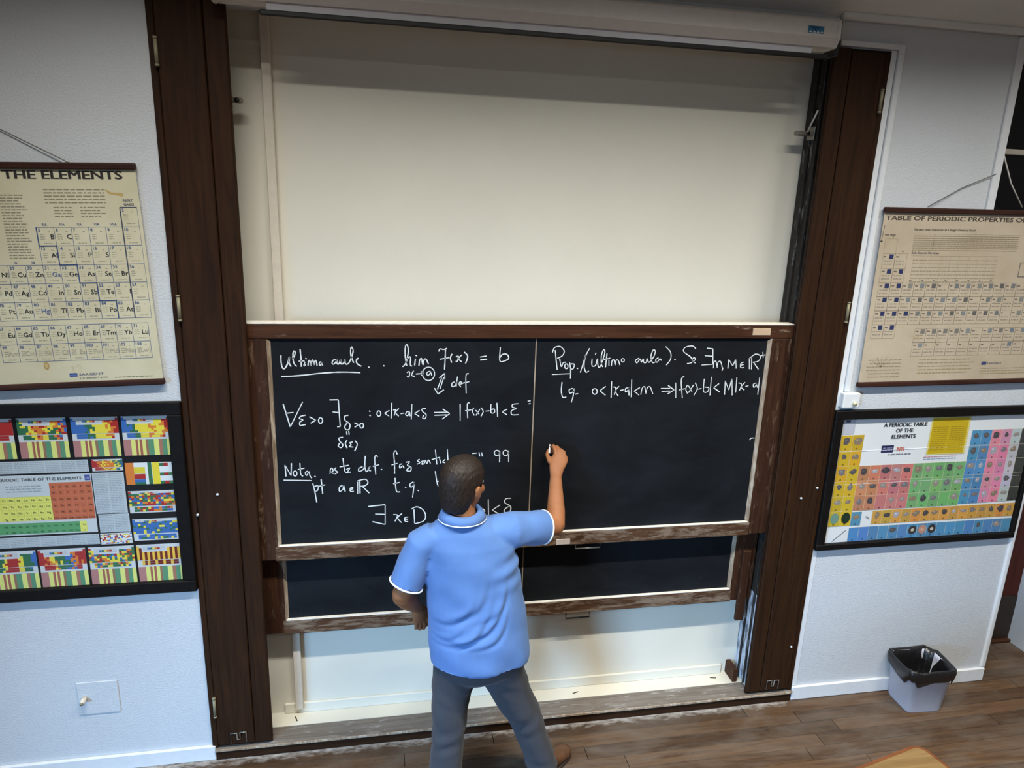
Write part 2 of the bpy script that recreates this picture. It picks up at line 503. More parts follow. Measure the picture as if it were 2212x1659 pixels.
for (u, v_) in ((1765, 1054), (1709, 1397), (1730, 1076)):
    p = W(u, v_, -0.02); tube('screw', [(p.x-2.300, -0.026, p.z-0.066), (p.x-2.300, -0.018, p.z-0.066)], 0.006, M_TRIM, cr)
hd = tag(box('casing_header', -0.883, 2.03, -0.015, -0.0005, 3.4925, 3.60, M_WOODX, None, 0.003),
         'dark wooden header beam above the projection screen casing', 'beam')
sl = thing('board_sill', 'low dark wooden sill with a dusty top under the blackboards', 'sill', (0, 0, 0))
box('sill_face', -0.866, 2.296, -0.020, 0.0, 0.0, 0.060, M_WOODX, sl, 0.002)
box('sill_top', -0.868, 2.298, -0.024, 0.094, 0.060, 0.0655, M_SILLTOP, sl, 0.002)
box('sill_lip', -0.868, 2.298, -0.029, -0.022, 0.054, 0.066, M_BEAD, sl, 0.001)
# guide channels at the niche sides
def guide(name, x, s, label):
    t = thing(name, label, 'guide rail', (x, 0, 0.066))
    def b(n, a, c, y0, y1, z0, z1, mat):
        x0, x1 = sorted((a*s, c*s)); return box(n, x0, x1, y0, y1, z0, z1, mat, t, 0.002)
    b('channel_plate', 0.0, 0.006, 0.014, 0.192, 0.60, 3.42, M_GUIDE)
    b('channel_plate', 0.0, 0.006, 0.014, 0.192, 0.02, 0.60, M_GUIDEW)
    b('guide_rib', 0.006, 0.018, 0.060, 0.070, 0.02, 3.40, M_GUIDE)
    b('guide_rib', 0.006, 0.018, 0.125, 0.135, 0.02, 3.40, M_GUIDE)
    return t
guide('board_guide', NX1-0.0005, -1, 'dark peeling guide channel right of the blackboards')
guide('board_guide', NX0+0.0005, 1, 'dark guide channel left of the blackboards')

# ------------------------------------------------------------------ blackboards
def board(label, yf, x0, x1, z0, z1, ix0, ix1, iz0, iz1, depth, top_ledge, seam_x):
    t = thing('blackboard', label, 'blackboard', (0, yf, 0))
    box('top_rail', x0, x1, 0, depth, iz1, z1, M_FRX, t, 0.004)
    box('bottom_rail', ix0-0.018, ix1+0.012, -0.004, depth, z0, iz0, M_FRWORN, t, 0.005, 2)
    box('stile', x0, ix0, 0.0, depth, z0+0.004, iz1, M_FRZ, t, 0.004)
    box('stile', ix1, x1, 0.0, depth, z0+0.004, iz1, M_FRZ, t, 0.004)
    ys = 0.015
    sx = seam_x
    box('slate_panel', ix0, sx-0.002, ys, ys+0.012, iz0, iz1, M_SLATE, t)
    box('slate_panel', sx+0.002, ix1, ys, ys+0.012, iz0, iz1, M_SLATE, t)
    box('panel_seam', sx-0.0028, sx+0.0028, ys-0.001, ys+0.008, iz0, iz1, M_BEAD, t)
    # chamfered beads round the slate
    def bead(a, b_, c, d):
        mesh_obj('inner_bead', [a, b_, c, d], [(0, 1, 2, 3)], M_BEAD, t)
    w = 0.011
    def strip(p0, p1, q1, q0, nm='inner_bead', mat=M_BEAD):
        vs = [Vector(p) for p in (p0, p1, q1, q0)]
        vs += [p + Vector((0, 0.004, 0)) for p in vs]
        mesh_obj(nm, vs, [(0,1,2,3), (7,6,5,4), (0,4,5,1), (1,5,6,2), (2,6,7,3), (3,7,4,0)], mat, t)
    strip((ix0-0.004, -0.002, iz0), (ix0+w, ys-0.001, iz0+w), (ix0+w, ys-0.001, iz1-w), (ix0-0.004, -0.002, iz1))
    strip((ix1-w, ys-0.001, iz0+w), (ix1+0.004, -0.002, iz0), (ix1+0.004, -0.002, iz1), (ix1-w, ys-0.001, iz1-w))
    box('chalk_ledge', ix0, ix1, -0.004, ys-0.0005, iz0, iz0+0.005, M_LEDGE, t, 0.001)
    if top_ledge:
        box('top_ledge', x0, x1, -0.002, depth+0.02, z1, z1+0.004, M_LEDGE, t)
    return t
UB = board('upper blackboard covered with chalk writing', 0.020, -0.620, 2.022, 1.066, 2.215, -0.515, 1.902, 1.141, 2.146, 0.045, True, 0.6985)
LB = board('lower blackboard mostly hidden behind the upper one, without writing', 0.092, -0.620, 2.022, 0.617, 1.78, -0.511, 1.888, 0.694, 1.70, 0.038, False, 0.6935)
box('name_plate', 1.795, 1.891, -0.004, 0.001, 2.164, 2.199, M_TAPE, UB, 0.001)['label'] = 'tan blank label'
box('name_plate', 0.843, 0.916, -0.0085, -0.003, 1.074, 1.104, M_TAPEW, UB, 0.001)['label'] = 'pale blank label'
tube('pull_handle', [(0.952, 0.012, 1.066), (0.952, 0.012, 1.036), (1.085, 0.012, 1.036), (1.085, 0.012, 1.066)], 0.004, M_METAL, UB, 8)
tube('pull_handle', [(0.944, 0.012, 0.617), (0.944, 0.012, 0.578), (1.077, 0.012, 0.578), (1.077, 0.012, 0.617)], 0.0045, M_BLACKM, LB, 8)
box('guide_shoe', 1.935, 1.985, -0.022, 0.0, 0.50, 0.94, M_FRZ, LB, 0.004)

# chalk writing: strokes traced on the photograph, laid on the slate
YS = 0.020 + 0.015
CROP = {'A': (560.0, 700.0, 2143.0/620.0), 'B': (1140.0, 700.0, 2005.0/580.0), 'Z': (480.0, 640.0, 2212.0/300.0)}
def smooth_line(pts, sub=5):
    if len(pts) < 3: return pts
    out = []
    for i in range(len(pts)-1):
        p0 = pts[max(0, i-1)]; p1 = pts[i]; p2 = pts[i+1]; p3 = pts[min(len(pts)-1, i+2)]
        for k in range(sub):
            t = k/sub
            out.append(tuple(0.5*((2*p1[j]) + (-p0[j]+p2[j])*t + (2*p0[j]-5*p1[j]+4*p2[j]-p3[j])*t*t + (-p0[j]+3*p1[j]-3*p2[j]+p3[j])*t**3) for j in (0, 1)))
    out.append(pts[-1])
    return out
def ell(cx, cy, rx, ry, n=12):
    return [(cx+rx*math.sin(2*math.pi*i/n), cy-ry*math.cos(2*math.pi*i/n)) for i in range(n+1)]
def writing(label, crop, strokes, wd=0.0062):
    """each word or sign group becomes a part of its own"""
    ox, oy, s = CROP[crop]
    pieces = []
    for st in strokes:
        sharp = st and st[0] == 's'
        pts = list(st[1:]) if sharp else smooth_line(list(st))
        P = []
        for a, b_ in pts:
            q = W(ox+a/s, oy+b_/s, YS); P.append((q.x, q.z))
        if len(P) == 1:
            P.append((P[0][0]+0.006, P[0][1]-0.004))
        segs = [P[k:k+2] for k in range(len(P)-1)] if sharp else [P]
        pieces.append((segs, min(p[0] for p in P), max(p[0] for p in P), min(p[1] for p in P), max(p[1] for p in P)))
    # cluster strokes that lie close together
    ids = list(range(len(pieces)))
    def find(k):
        while ids[k] != k: k = ids[k]
        return k
    for i in range(len(pieces)):
        for j in range(i):
            a, b_ = pieces[i], pieces[j]
            gx = max(a[1]-b_[2], b_[1]-a[2], 0); gz = max(a[3]-b_[4], b_[3]-a[4], 0)
            if math.hypot(gx, gz) < 0.017: ids[find(i)] = find(j)
    groups = {}
    for k in range(len(pieces)): groups.setdefault(find(k), []).append(k)
    for g in groups.values():
        verts, faces = [], []
        for k in g:
            for P in pieces[k][0]:
                n0 = len(verts); rr = random.Random(n0+k)
                for i, (x, z) in enumerate(P):
                    a = P[max(0, i-1)]; b_ = P[min(len(P)-1, i+1)]
                    tx, tz = b_[0]-a[0], b_[1]-a[1]; L = math.hypot(tx, tz) or 1e-6
                    nx, nz = -tz/L, tx/L
                    h = wd*0.42*(0.8+0.4*rr.random())
                    yy = YS-0.020-0.0007
                    verts.append((x+nx*h, yy, z+nz*h)); verts.append((x-nx*h, yy, z-nz*h))
                for i in range(len(P)-1):
                    faces.append((n0+2*i, n0+2*i+1, n0+2*i+3, n0+2*i+2))
        mesh_obj('chalk_writing', verts, faces, M_CHALK, UB)
S = 's'
writing('chalk words Ultima aula, underlined', 'Z', [
    [(935,940),(940,1060),(965,1145),(1000,1145),(1045,1065),(1070,965),(1065,1060),(1100,1120)],
    [(1120,1000),(1150,950),(1163,895),(1148,872),(1130,900),(1128,1000),(1150,1080),(1188,1115)],
    [(1240,840),(1255,980),(1262,1122)], [(1218,1032),(1312,1028)], [(1318,1045),(1300,1108),(1330,1085)], [(1324,985)],
    [(1368,1102),(1374,1040),(1388,1020),(1405,1050),(1415,1098),(1424,1040),(1442,1015),(1455,1050),(1462,1090),(1480,1025),(1498,1035),(1512,1108)],
    [(1585,1058),(1562,1045),(1545,1075),(1562,1100),(1585,1070),(1590,1055),(1600,1102)],
    [(1805,1008),(1768,1018),(1750,1060),(1775,1082),(1812,1045),(1826,1000),(1826,1060),(1850,1082),(1875,1040),(1888,1000),(1885,1060),(1910,1080),(1940,1050),(1952,1005),(1958,1065),(1985,1082),(2025,1050),(2070,940),(2085,860),(2062,808),(2045,860),(2055,960),(2095,1060)],
    [(2170,985),(2140,1010),(2142,1060),(2180,1095),(2215,1112)],
    [(940,1278),(1240,1262),(1600,1222),(1900,1207),(2200,1215)]], 0.0066)
writing('chalk limit of f(x) = b', 'A', [
    [(815,318),(822,326)], [(925,308)],
    [(1070,318),(1095,290),(1113,205),(1104,155),(1090,172),(1090,240),(1102,312)], [(1100,262),(1128,245),(1128,305),(1142,312)],
    [(1166,258),(1160,308)], [(1168,232)],
    [(1192,312),(1198,268),(1212,258),(1222,306),(1230,268),(1246,262),(1264,300)],
    [(1340,205),(1350,185),(1376,190),(1402,180)], [(1390,188),(1388,260),(1383,340)], [(1348,262),(1420,250)],
    [(1440,222),(1427,252),(1437,288)], [(1468,245),(1486,240),(1480,276),(1466,278)], [(1512,230),(1488,258),(1512,282)],
    [(1530,208),(1556,240),(1540,294)], [(1648,246),(1696,238)], [(1650,268),(1700,262)],
    [(1800,172),(1796,272),(1828,276),(1862,256),(1850,226),(1815,226),(1800,248)]])
writing('chalk subscript x to circled a', 'A', [
    [(1102,362),(1122,356),(1118,392),(1102,392)], [(1152,348),(1138,382),(1162,390)],
    [(1170,373),(1226,368)], [S,(1206,352),(1227,368),(1210,384)], ell(1264,371,45,50,18),
    [(1282,358),(1264,354),(1250,370),(1262,384),(1280,364),(1288,384)]], 0.0055)
writing('chalk double arrow and def', 'A', [
    [S,(1344,402),(1385,368),(1386,414)], [(1378,396),(1350,484)], [(1362,400),(1330,488)], [S,(1308,478),(1335,522),(1378,490)],
    [(1460,432),(1440,440),(1440,466),(1464,458),(1474,430)], [(1480,392),(1470,466)], [(1490,450),(1512,444),(1502,430),(1490,448),(1506,470)],
    [(1564,370),(1546,376),(1542,420),(1545,516)], [(1515,442),(1568,430)]], 0.0055)
writing('chalk line for all epsilon there is delta', 'A', [
    [S,(178,595),(232,768),(325,580)], [(198,666),(256,660)],
    [(346,680),(312,688),(300,704),(326,716),(304,732),(306,756),(346,750)], [S,(375,692),(422,718),(384,740)], ell(458,720,15,21),
    [S,(524,566),(590,565),(605,765),(582,766)], [(548,656),(592,661)],
    [(666,680),(636,690),(642,720),(676,746),(670,786),(645,786),(640,760),(662,734)], [S,(710,736),(740,752),(712,770)], ell(765,758,14,18),
    [(652,800),(655,826)], [(668,798),(672,826)],
    [(626,845),(596,850),(602,876),(624,900),(612,922),(590,910),(602,888)], [(655,866),(643,892),(656,926)],
    [(698,880),(676,886),(686,900),(674,914),(702,918)], [(714,870),(732,898),(712,948)]], 0.0062)
writing('chalk line zero less than |x-a| less than delta implies |f(x)-b| less than epsilon', 'A', [
    [(820,648)], [(822,680)], ell(893,668,14,20), [S,(972,644),(936,666),(970,688)], [(990,588),(985,704)],
    [(1000,642),(1016,640),(1008,682)], [(1042,630),(1018,660),(1042,688)], [(1055,669),(1082,665)],
    [(1118,655),(1100,656),(1094,678),(1112,682),(1122,656),(1126,688)], [(1140,598),(1135,712)], [S,(1197,644),(1160,668),(1195,690)],
    [(1244,630),(1215,635),(1222,655),(1246,675),(1240,704),(1220,702),(1228,680)],
    [(1304,660),(1402,658)], [(1308,681),(1402,678)], [S,(1370,634),(1422,668),(1365,710)],
    [(1500,596),(1500,722)], [(1570,588),(1553,600),(1556,702)], [(1538,646),(1584,640)], [(1602,624),(1591,652),(1606,682)],
    [(1616,642),(1640,672)], [(1648,634),(1618,682)], [(1656,624),(1672,652),(1656,688)], [(1690,650),(1718,648)],
    [(1730,598),(1730,660),(1756,660),(1754,634),(1732,640)], [(1774,588),(1780,692)], [S,(1852,634),(1814,655),(1850,678)],
    [(1934,594),(1892,600),(1890,620),(1918,630),(1884,646),(1886,676),(1938,676)],
    [(2004,576),(2026,572)], [(2010,596),(2026,592)]], 0.0056)
writing('chalk line Nota, underlined: esta def. faz sentido 99', 'A', [
    [S,(200,1138),(192,1052),(238,1132),(240,1038)], ell(268,1115,14,19), [(304,1038),(310,1118),(328,1136)], [(288,1086),(338,1075)],
    [(362,1096),(344,1110),(354,1130),(372,1102),(378,1130),(392,1150)], [(182,1165),(390,1168)], [(412,1135)],
    [(524,1116),(552,1094),(540,1074),(530,1100),(556,1116)], [(574,1070),(564,1088),(586,1106),(564,1118)],
    [(625,1000),(638,1095),(662,1112)], [(600,1066),(668,1054)], [(650,1086),(676,1074),(660,1106),(684,1104)],
    [(772,1064),(745,1076),(745,1100),(776,1086),(786,1060)], [(792,984),(788,1060),(802,1102),(828,1062),(812,1086),(834,1096)],
    [(884,992),(870,980),(862,1010),(870,1122)], [(848,1062),(894,1050)], [(908,1082)],
    [(1030,972),(1018,946),(1005,966),(1010,1040),(1010,1118)], [(988,1052),(1032,1040)], [(1068,1044),(1050,1050),(1050,1076),(1070,1058),(1082,1076)],
    [(1094,1032),(1122,1028),(1106,1054),(1132,1066),(1130,1096),(1100,1092),(1128,1062)],
    [(1198,1010),(1180,1020),(1200,1034),(1178,1046)], [(1204,1032),(1226,1020),(1214,1046),(1232,1040),(1240,1016),(1252,1042),(1262,1014),(1278,1040)],
    [(1315,938),(1326,1048)], [(1288,1012),(1350,994)], [(1346,1004),(1356,1040)], [(1388,1010),(1370,1030),(1392,1036)], [(1404,934),(1410,1036)], [(1430,1008),(1458,1000),(1444,1028),(1430,1012)],
    [(1590,965),(1622,964)], [(1640,958),(1646,988)], [(1660,958),(1666,988)],
    ell(1775,962,20,20), [(1796,952),(1794,1032)], ell(1840,962,20,20), [(1862,946),(1862,1032)]], 0.0058)
writing('chalk line pt a in R t.q. t', 'A', [
    [(400,1190),(415,1250),(430,1332)], [(412,1212),(440,1208),(436,1240),(415,1250)], [(462,1158),(474,1268)], [(440,1212),(492,1200)],
    [(622,1204),(600,1216),(600,1250),(626,1232),(630,1206),(642,1252)], [(702,1218),(680,1226),(682,1248),(706,1248)], [(680,1234),(702,1230)],
    [(735,1178),(735,1268)], [(751,1172),(753,1264)], [(732,1172),(790,1158),(812,1184),(790,1206),(755,1212)], [(770,1212),(822,1262)],
    [(1014,1148),(1024,1245),(1052,1252)], [(1000,1192),(1048,1182)], [(1088,1216)], [(1150,1178),(1126,1194),(1130,1216),(1152,1206),(1158,1182),(1145,1294)], [(1182,1240)],
    [(1314,1098),(1332,1200),(1362,1230)], [(1330,1176),(1366,1166)]], 0.006)
writing('chalk line there is x in D with |x-a| less than delta', 'A', [
    [S,(814,1362),(940,1348),(940,1496),(846,1475)], [(866,1418),(938,1420)],
    [(1002,1422),(1032,1428),(1014,1472)], [(1066,1414),(1034,1446),(1062,1482)], [(1112,1440),(1088,1446),(1088,1470),(1112,1476)], [(1088,1458),(1110,1455)],
    [(1155,1384),(1160,1488)], [(1134,1382),(1176,1364),(1222,1386),(1242,1430),(1226,1470),(1164,1490)],
    [(1676,1380),(1656,1386),(1662,1402),(1678,1384),(1684,1402)], [(1710,1308),(1712,1442)], [S,(1798,1350),(1740,1388),(1786,1416)],
    [(1880,1300),(1842,1304),(1832,1332),(1876,1362),(1870,1402),(1836,1416),(1830,1386),(1862,1362)]], 0.006)
writing('chalk words Prop. (ultima aula). Se there are m, M in R+', 'B', [
    [(205,195),(212,270),(220,342)], [(184,212),(200,176),(242,168),(272,200),(258,236),(220,256)],
    [(238,258),(250,318),(264,290),(284,286)], ell(288,315,12,18), [(312,286),(320,340),(318,406)], [(318,298),(346,300),(340,332),(320,336)], [(366,328)],
    [(180,376),(326,370)], [(392,362),(412,300),(434,226)], [(462,180),(432,240),(420,310),(434,358),(456,350)],
    [(480,258),(480,310),(506,308),(520,260),(524,308),(540,318),(574,222),(568,190),(550,232),(550,300),(562,320)], [(504,228),(511,214)],
    [(592,220),(580,322)], [(560,266),(616,255)], [(606,270),(606,312)],
    [(624,312),(630,272),(645,270),(652,306),(660,270),(676,272),(688,306)], ell(710,270,11,13),
    [(832,254),(805,270),(815,290),(840,262),(848,285),(862,260),(866,286),(886,284),(890,256),(906,286),(942,240),(952,202),(936,195),(920,240),(930,286),(952,284)],
    [(976,250),(955,266),(965,286),(986,260),(998,272)], [(1030,168),(1066,210),(1066,262),(1034,306)], [(1095,262)],
    [(1256,186),(1230,164),(1176,174),(1164,206),(1216,246),(1226,284),(1188,296)], [(1226,284),(1252,264),(1240,250),(1228,270),(1252,292)],
    [S,(1338,180),(1382,185),(1382,300),(1298,306)], [(1322,236),(1378,240)],
    [(1386,330),(1390,284),(1405,280),(1414,326),(1420,286),(1440,280),(1452,326)], [(1458,325),(1450,348)],
    [S,(1494,332),(1501,264),(1530,312),(1553,264),(1556,332)], [(1612,284),(1590,296),(1590,324),(1616,324)], [(1590,308),(1612,302)],
    [(1654,254),(1654,336)], [(1672,250),(1670,338)], [(1650,260),(1700,224),(1738,240),(1722,276),(1680,286)], [(1686,286),(1722,338)],
    [(1755,208),(1758,252)], [(1740,236),(1772,230)]], 0.0058)
writing('chalk line t.q. 0 less than |x-a| less than m implies |f(x)-b| less than M|x-a|', 'B', [
    [(256,434),(250,500),(262,546),(288,544)], [(336,480),(310,490),(315,516),(346,500),(346,482),(338,540),(324,586)], [(354,523),(376,520)],
    ell(500,503,18,21), [S,(582,464),(538,498),(580,532)], [(626,428),(622,552)], [(640,470),(656,476),(646,528)], [(682,464),(654,500),(676,537)],
    [(690,496),(716,490)], [(752,475),(730,481),(730,506),(752,490),(752,475),(756,532)], [(776,414),(772,546)], [S,(837,474),(794,500),(832,532)],
    [(844,527),(855,478),(874,470),(882,520),(892,476),(914,470),(934,522)],
    [(994,480),(1062,480)], [(998,503),(1062,500)], [S,(1048,458),(1092,492),(1044,522)], [(1105,438),(1105,552)],
    [(1168,388),(1146,420),(1154,552)], [(1128,492),(1184,480)], [(1192,454),(1180,486),(1192,518)], [(1200,460),(1226,506)], [(1238,454),(1200,512)],
    [(1250,438),(1266,482),(1240,532)], [(1270,486),(1297,480)], [(1318,408),(1312,500),(1340,506),(1352,476),(1320,470)], [(1371,394),(1360,532)],
    [S,(1428,444),(1388,475),(1432,507)], [S,(1469,528),(1475,424),(1500,492),(1525,408),(1526,532)], [(1561,398),(1552,512)],
    [(1574,440),(1596,450),(1580,497)], [(1622,434),(1594,470),(1617,492)], [(1625,466),(1648,460)],
    [(1702,440),(1684,450),(1688,472),(1706,454),(1706,440),(1714,474)], [(1731,398),(1717,527)],
    [(1655,866),(1668,852),(1692,850)]], 0.0058)

# ------------------------------------------------------------------ projection screen
ps = thing('projection_screen', 'rolled-up projection screen in a long white casing at the ceiling', 'projection screen', (0, 0, 3.44))
prof = [(-0.020, 0.14), (-0.100, 0.14), (-0.125, 0.125), (-0.127, 0.06), (-0.105, 0.024), (-0.075, 0.022), (-0.020, 0.022)]
xs = (-0.62, 1.935)
vv = [(x, py, pz) for x in xs for py, pz in prof]; n = len(prof)
ff = [tuple(range(n))[::-1], tuple(range(n, 2*n))] + [(i, (i+1) % n, n+(i+1) % n, n+i) for i in range(n)]
csg = mesh_obj('casing', vv, [f[::-1] for f in ff], M_SCREENW, ps)
for x0, x1 in ((-0.632, -0.62), (1.935, 1.952)):
    vv = [(x, py*1.0 - (0.002 if py < -0.03 else 0), pz + (0.002 if pz > 0.1 else -0.002)) for x in (x0, x1) for py, pz in prof]
    mesh_obj('end_cap', vv, [f[::-1] for f in ff], M_SCREENW, ps)
box('wall_bracket', 1.952, 1.972, -0.10, -0.016, -0.01, 0.10, M_BLACKM, ps, 0.003)
box('screen_fabric', -0.430, 1.842, -0.097, -0.094, -0.006, 0.028, M_FABRIC, ps)
box('weight_bar', -0.456, 1.920, -0.103, -0.088, -0.023, -0.003, M_BLACKM, ps, 0.004)

# ------------------------------------------------------------------ printed matter
FONT_OBJ = None
_tcache = {}
def text_tris(s, bold=0.0):
    """triangles of a line of lettering at size 1, origin at the left of the baseline"""
    key = (s, bold)
    if key in _tcache: return _tcache[key]
    cu = bpy.data.curves.new('lettering', 'FONT'); cu.body = s; cu.size = 1.0
    cu.resolution_u = 2
    ob = bpy.data.objects.new('lettering', cu); C.objects.link(ob)
    dg = bpy.context.evaluated_depsgraph_get()
    me = ob.evaluated_get(dg).to_mesh()
    vs = [(p.co.x, p.co.y) for p in me.vertices]
    fs = [tuple(p.vertices) for p in me.polygons]
    ob.evaluated_get(dg).to_mesh_clear()
    bpy.data.objects.remove(ob); bpy.data.curves.remove(cu)
    _tcache[key] = (vs, fs)
    return vs, fs

class Print:
    def __init__(self): self.v, self.f, self.c = [], [], []
    def poly(self, pts, col, layer=1):
        b = len(self.v); self.v += [(x, -0.00035*layer, z) for x, z in pts]
        self.f.append(tuple(range(b, b+len(pts)))); self.c.append(lin(col))
    def rect(self, x0, z0, x1, z1, col, layer=1):
        x0, x1 = min(x0, x1), max(x0, x1); z0, z1 = min(z0, z1), max(z0, z1)
        self.poly([(x0, z0), (x1, z0), (x1, z1), (x0, z1)], col, layer)
    def line(self, x0, z0, x1, z1, w, col, layer=2):
        dx, dz = x1-x0, z1-z0; L = math.hypot(dx, dz) or 1e-9
        nx, nz = -dz/L*w/2, dx/L*w/2
        self.poly([(x0-nx, z0-nz), (x1-nx, z1-nz), (x1+nx, z1+nz), (x0+nx, z0+nz)], col, layer)
    def disc(self, cx, cz, rx, rz, col, layer=3, n=10, rot=0.0):
        pts = []
        for i in range(n):
            a = 2*math.pi*i/n; x, z = rx*math.cos(a), rz*math.sin(a)
            pts.append((cx+x*math.cos(rot)-z*math.sin(rot), cz+x*math.sin(rot)+z*math.cos(rot)))
        self.poly(pts, col, layer)
    def text(self, s, x, z, h, col, layer=3, width=None, align='L', bold=0.012):
        """h: cap height; width: stretch the line to this width"""
        vs, fs = text_tris(s, bold)
        if not vs: return
        x0 = min(p[0] for p in vs); x1 = max(p[0] for p in vs)
        k = h/0.70
        kx = width/(x1-x0) if width else k
        off = {'L': -x0*kx, 'C': -(x0+x1)/2*kx, 'R': -x1*kx}[align]
        for sh, lift in ((0.0, 0.0), (-bold*1.3*k, 0.0001), (bold*1.3*k, 0.0002)):
            b = len(self.v)
            self.v += [(x+off+p[0]*kx+sh, -0.00035*layer-lift, z+p[1]*k) for p in vs]
            for f in fs:
                self.f.append(tuple(b+i for i in f)); self.c.append(lin(col))
    def greek(self, x0, x1, z, h, col, rr, layer=2):
        """a line of print too small to read: short dashes like words"""
        x = x0
        while x < x1:
            w = h*(1.2+2.8*rr.random())
            self.rect(x, z, min(x+w, x1), z+h*0.62, col, layer); x += w+h*0.6
    def build(self, name, parent, loc=(0, 0, 0)):
        me = bpy.data.meshes.new(name); me.from_pydata(self.v, [], self.f); me.update()
        at = me.color_attributes.new('ink', 'FLOAT_COLOR', 'CORNER')
        arr = np.ones((len(me.loops), 4), dtype=np.float32)
        i = 0
        for f, c in zip(self.f, self.c):
            arr[i:i+len(f), :3] = c; i += len(f)
        at.data.foreach_set('color', arr.ravel())
        me.materials.append(M_INK)
        o = bpy.data.objects.new(name, me); link(o, parent); o.location = loc
        return o

# sticker on the screen casing
stk = Print()
stk.rect(0, 0, 0.075, 0.028, (62, 118, 150), 1)
stk.poly([(0.004, 0.027), (0.034, 0.010), (0.045, 0.018), (0.072, 0.027)], (40, 86, 122), 2)
for k in range(4): stk.poly([(0.004+0.018*k, 0.002), (0.012+0.018*k, 0.010), (0.020+0.018*k, 0.002)], (206, 214, 220), 3)
stk.build('maker_sticker', ps, (1.795, -0.1275, 0.070))

# ---- small fittings in the niche
bt = tag(box('cable_trunking', -0.502, -0.463, 0.168, 0.1995, 0.098, 3.49, M_TRIMW, None, 0.003),
         'cream vertical cable trunking on the wall behind the blackboards', 'trunking')
def stop_bracket(label, x, s, z, cord):
    t = thing('board_stop', label, 'bracket', (x, 0.11, z))
    x0, x1 = sorted((0.0, 0.085*s if cord else 0.05*s))
    box('arm', x0, x1, -0.016, 0.016, -0.012, 0.008, M_METAL, t, 0.004)
    tube('bolt', [(0.03*s, -0.022, -0.002), (0.03*s, 0.022, -0.002)], 0.010, M_BLACKM, t, 10)
    box('flange', *sorted((0.0, 0.006*s)), -0.03, 0.03, -0.03, 0.03, M_METAL, t, 0.002)
    if cord:
        tube('pull_cord', [(0.035*s, -0.02, 0.004), (0.012*s, -0.045, 0.10)], 0.0042, M_CORDW, t, 6)
    return t
stop_bracket('small metal stop bracket with a bolt beside the cream trunking', NX0+0.018, 1, 3.135, False)
stop_bracket('metal stop bracket with a white cord near the screen casing end', NX1-0.018, -1, 3.132, True)

# ---- trunking beside the right post
tr = thing('wall_trunking', 'white surface trunking framing the right casing post', 'trunking', (2.335, 0, 0))
box('vertical_run', 0.0, 0.030, -0.016, -0.0003, 1.872, 3.522, M_TRIM, tr, 0.003)
box('top_run', -0.30, 0.0, -0.016, -0.0003, 3.498, 3.522, M_TRIM, tr, 0.003)
box('wall_edge', -0.034, -0.002, -0.004, -0.0003, 0.09, 3.497, M_TRIM, tr, 0.001)
jb = thing('junction_box', 'small white junction box at the foot of the wall trunking', 'junction box', (2.315, 0, 1.79))
box('box_body', 0.0, 0.098, -0.040, -0.0003, 0.0, 0.080, M_TRIM, jb, 0.006, 2)
tube('knob', [(0.066, -0.040, 0.026), (0.066, -0.050, 0.026)], 0.011, plain('ivory_knob', (214, 204, 166), 0.5), jb, 10)

# ---- painted-over socket plate, left wall
so = thing('wall_plate', 'painted-over blanking plate with a protruding plug on the left wall', 'wall plate', (-1.463, 0, 0.325))
box('plate', 0.0, 0.181, -0.006, -0.0003, 0.0, 0.178, M_WALL, so, 0.003)
tube('plug', [(0.030, -0.006, 0.092), (0.030, -0.040, 0.089)], [0.013, 0.011], M_TRIMW, so, 12)
tube('plug_tip', [(0.030, -0.038, 0.089), (0.030, -0.047, 0.088)], 0.007, M_BRASS, so, 8)

# ------------------------------------------------------------------ rolled wall charts
INK_BLUE, INK_DK, INK_GR = (70, 92, 138), (50, 52, 54), (166, 162, 138)
M_ROD = wood('chart_rod_wood', (44, 26, 22), (70, 44, 36), 0.5, 'X')
def chart(label, loc, ang, w0, w1, h, paper):
    t = thing('wall_chart', label, 'chart', loc, (0, -ang, 0))
    # sheet hangs a few mm proud of the wall, with a faint belly
    nx, nz = 8, 14
    vs, fs = [], []
    for side in (0, 1):
        for j in range(nz+1):
            for i in range(nx+1):
                a, b_ = i/nx, j/nz
                vs.append((w0+(w1-w0)*a, side*0.0015, -0.02-(h-0.04)*b_))
    q = (nx+1)*(nz+1)
    for j in range(nz):
        for i in range(nx):
            k = j*(nx+1)+i
            fs.append((k+nx+1, k+nx+2, k+1, k)); fs.append((q+k, q+k+1, q+k+nx+2, q+k+nx+1))
    for j in range(nz):
        k = j*(nx+1); fs.append((k, k+q, k+q+nx+1, k+nx+1)); k += nx; fs.append((k+nx+1, k+q+nx+1, k+q, k))
    mesh_obj('chart_sheet', vs, fs, paper, t)
    for nm, z, ov in (('top_rod', -0.013, 0.004), ('bottom_rod', -h+0.013, 0.006)):
        bmr = bmesh.new(); bm_box(bmr, w0-ov, w1+ov, -0.014, 0.012, z-0.013, z+0.013, 0.006, 2)
        bm_obj(nm, bmr, M_ROD, t)
    return t
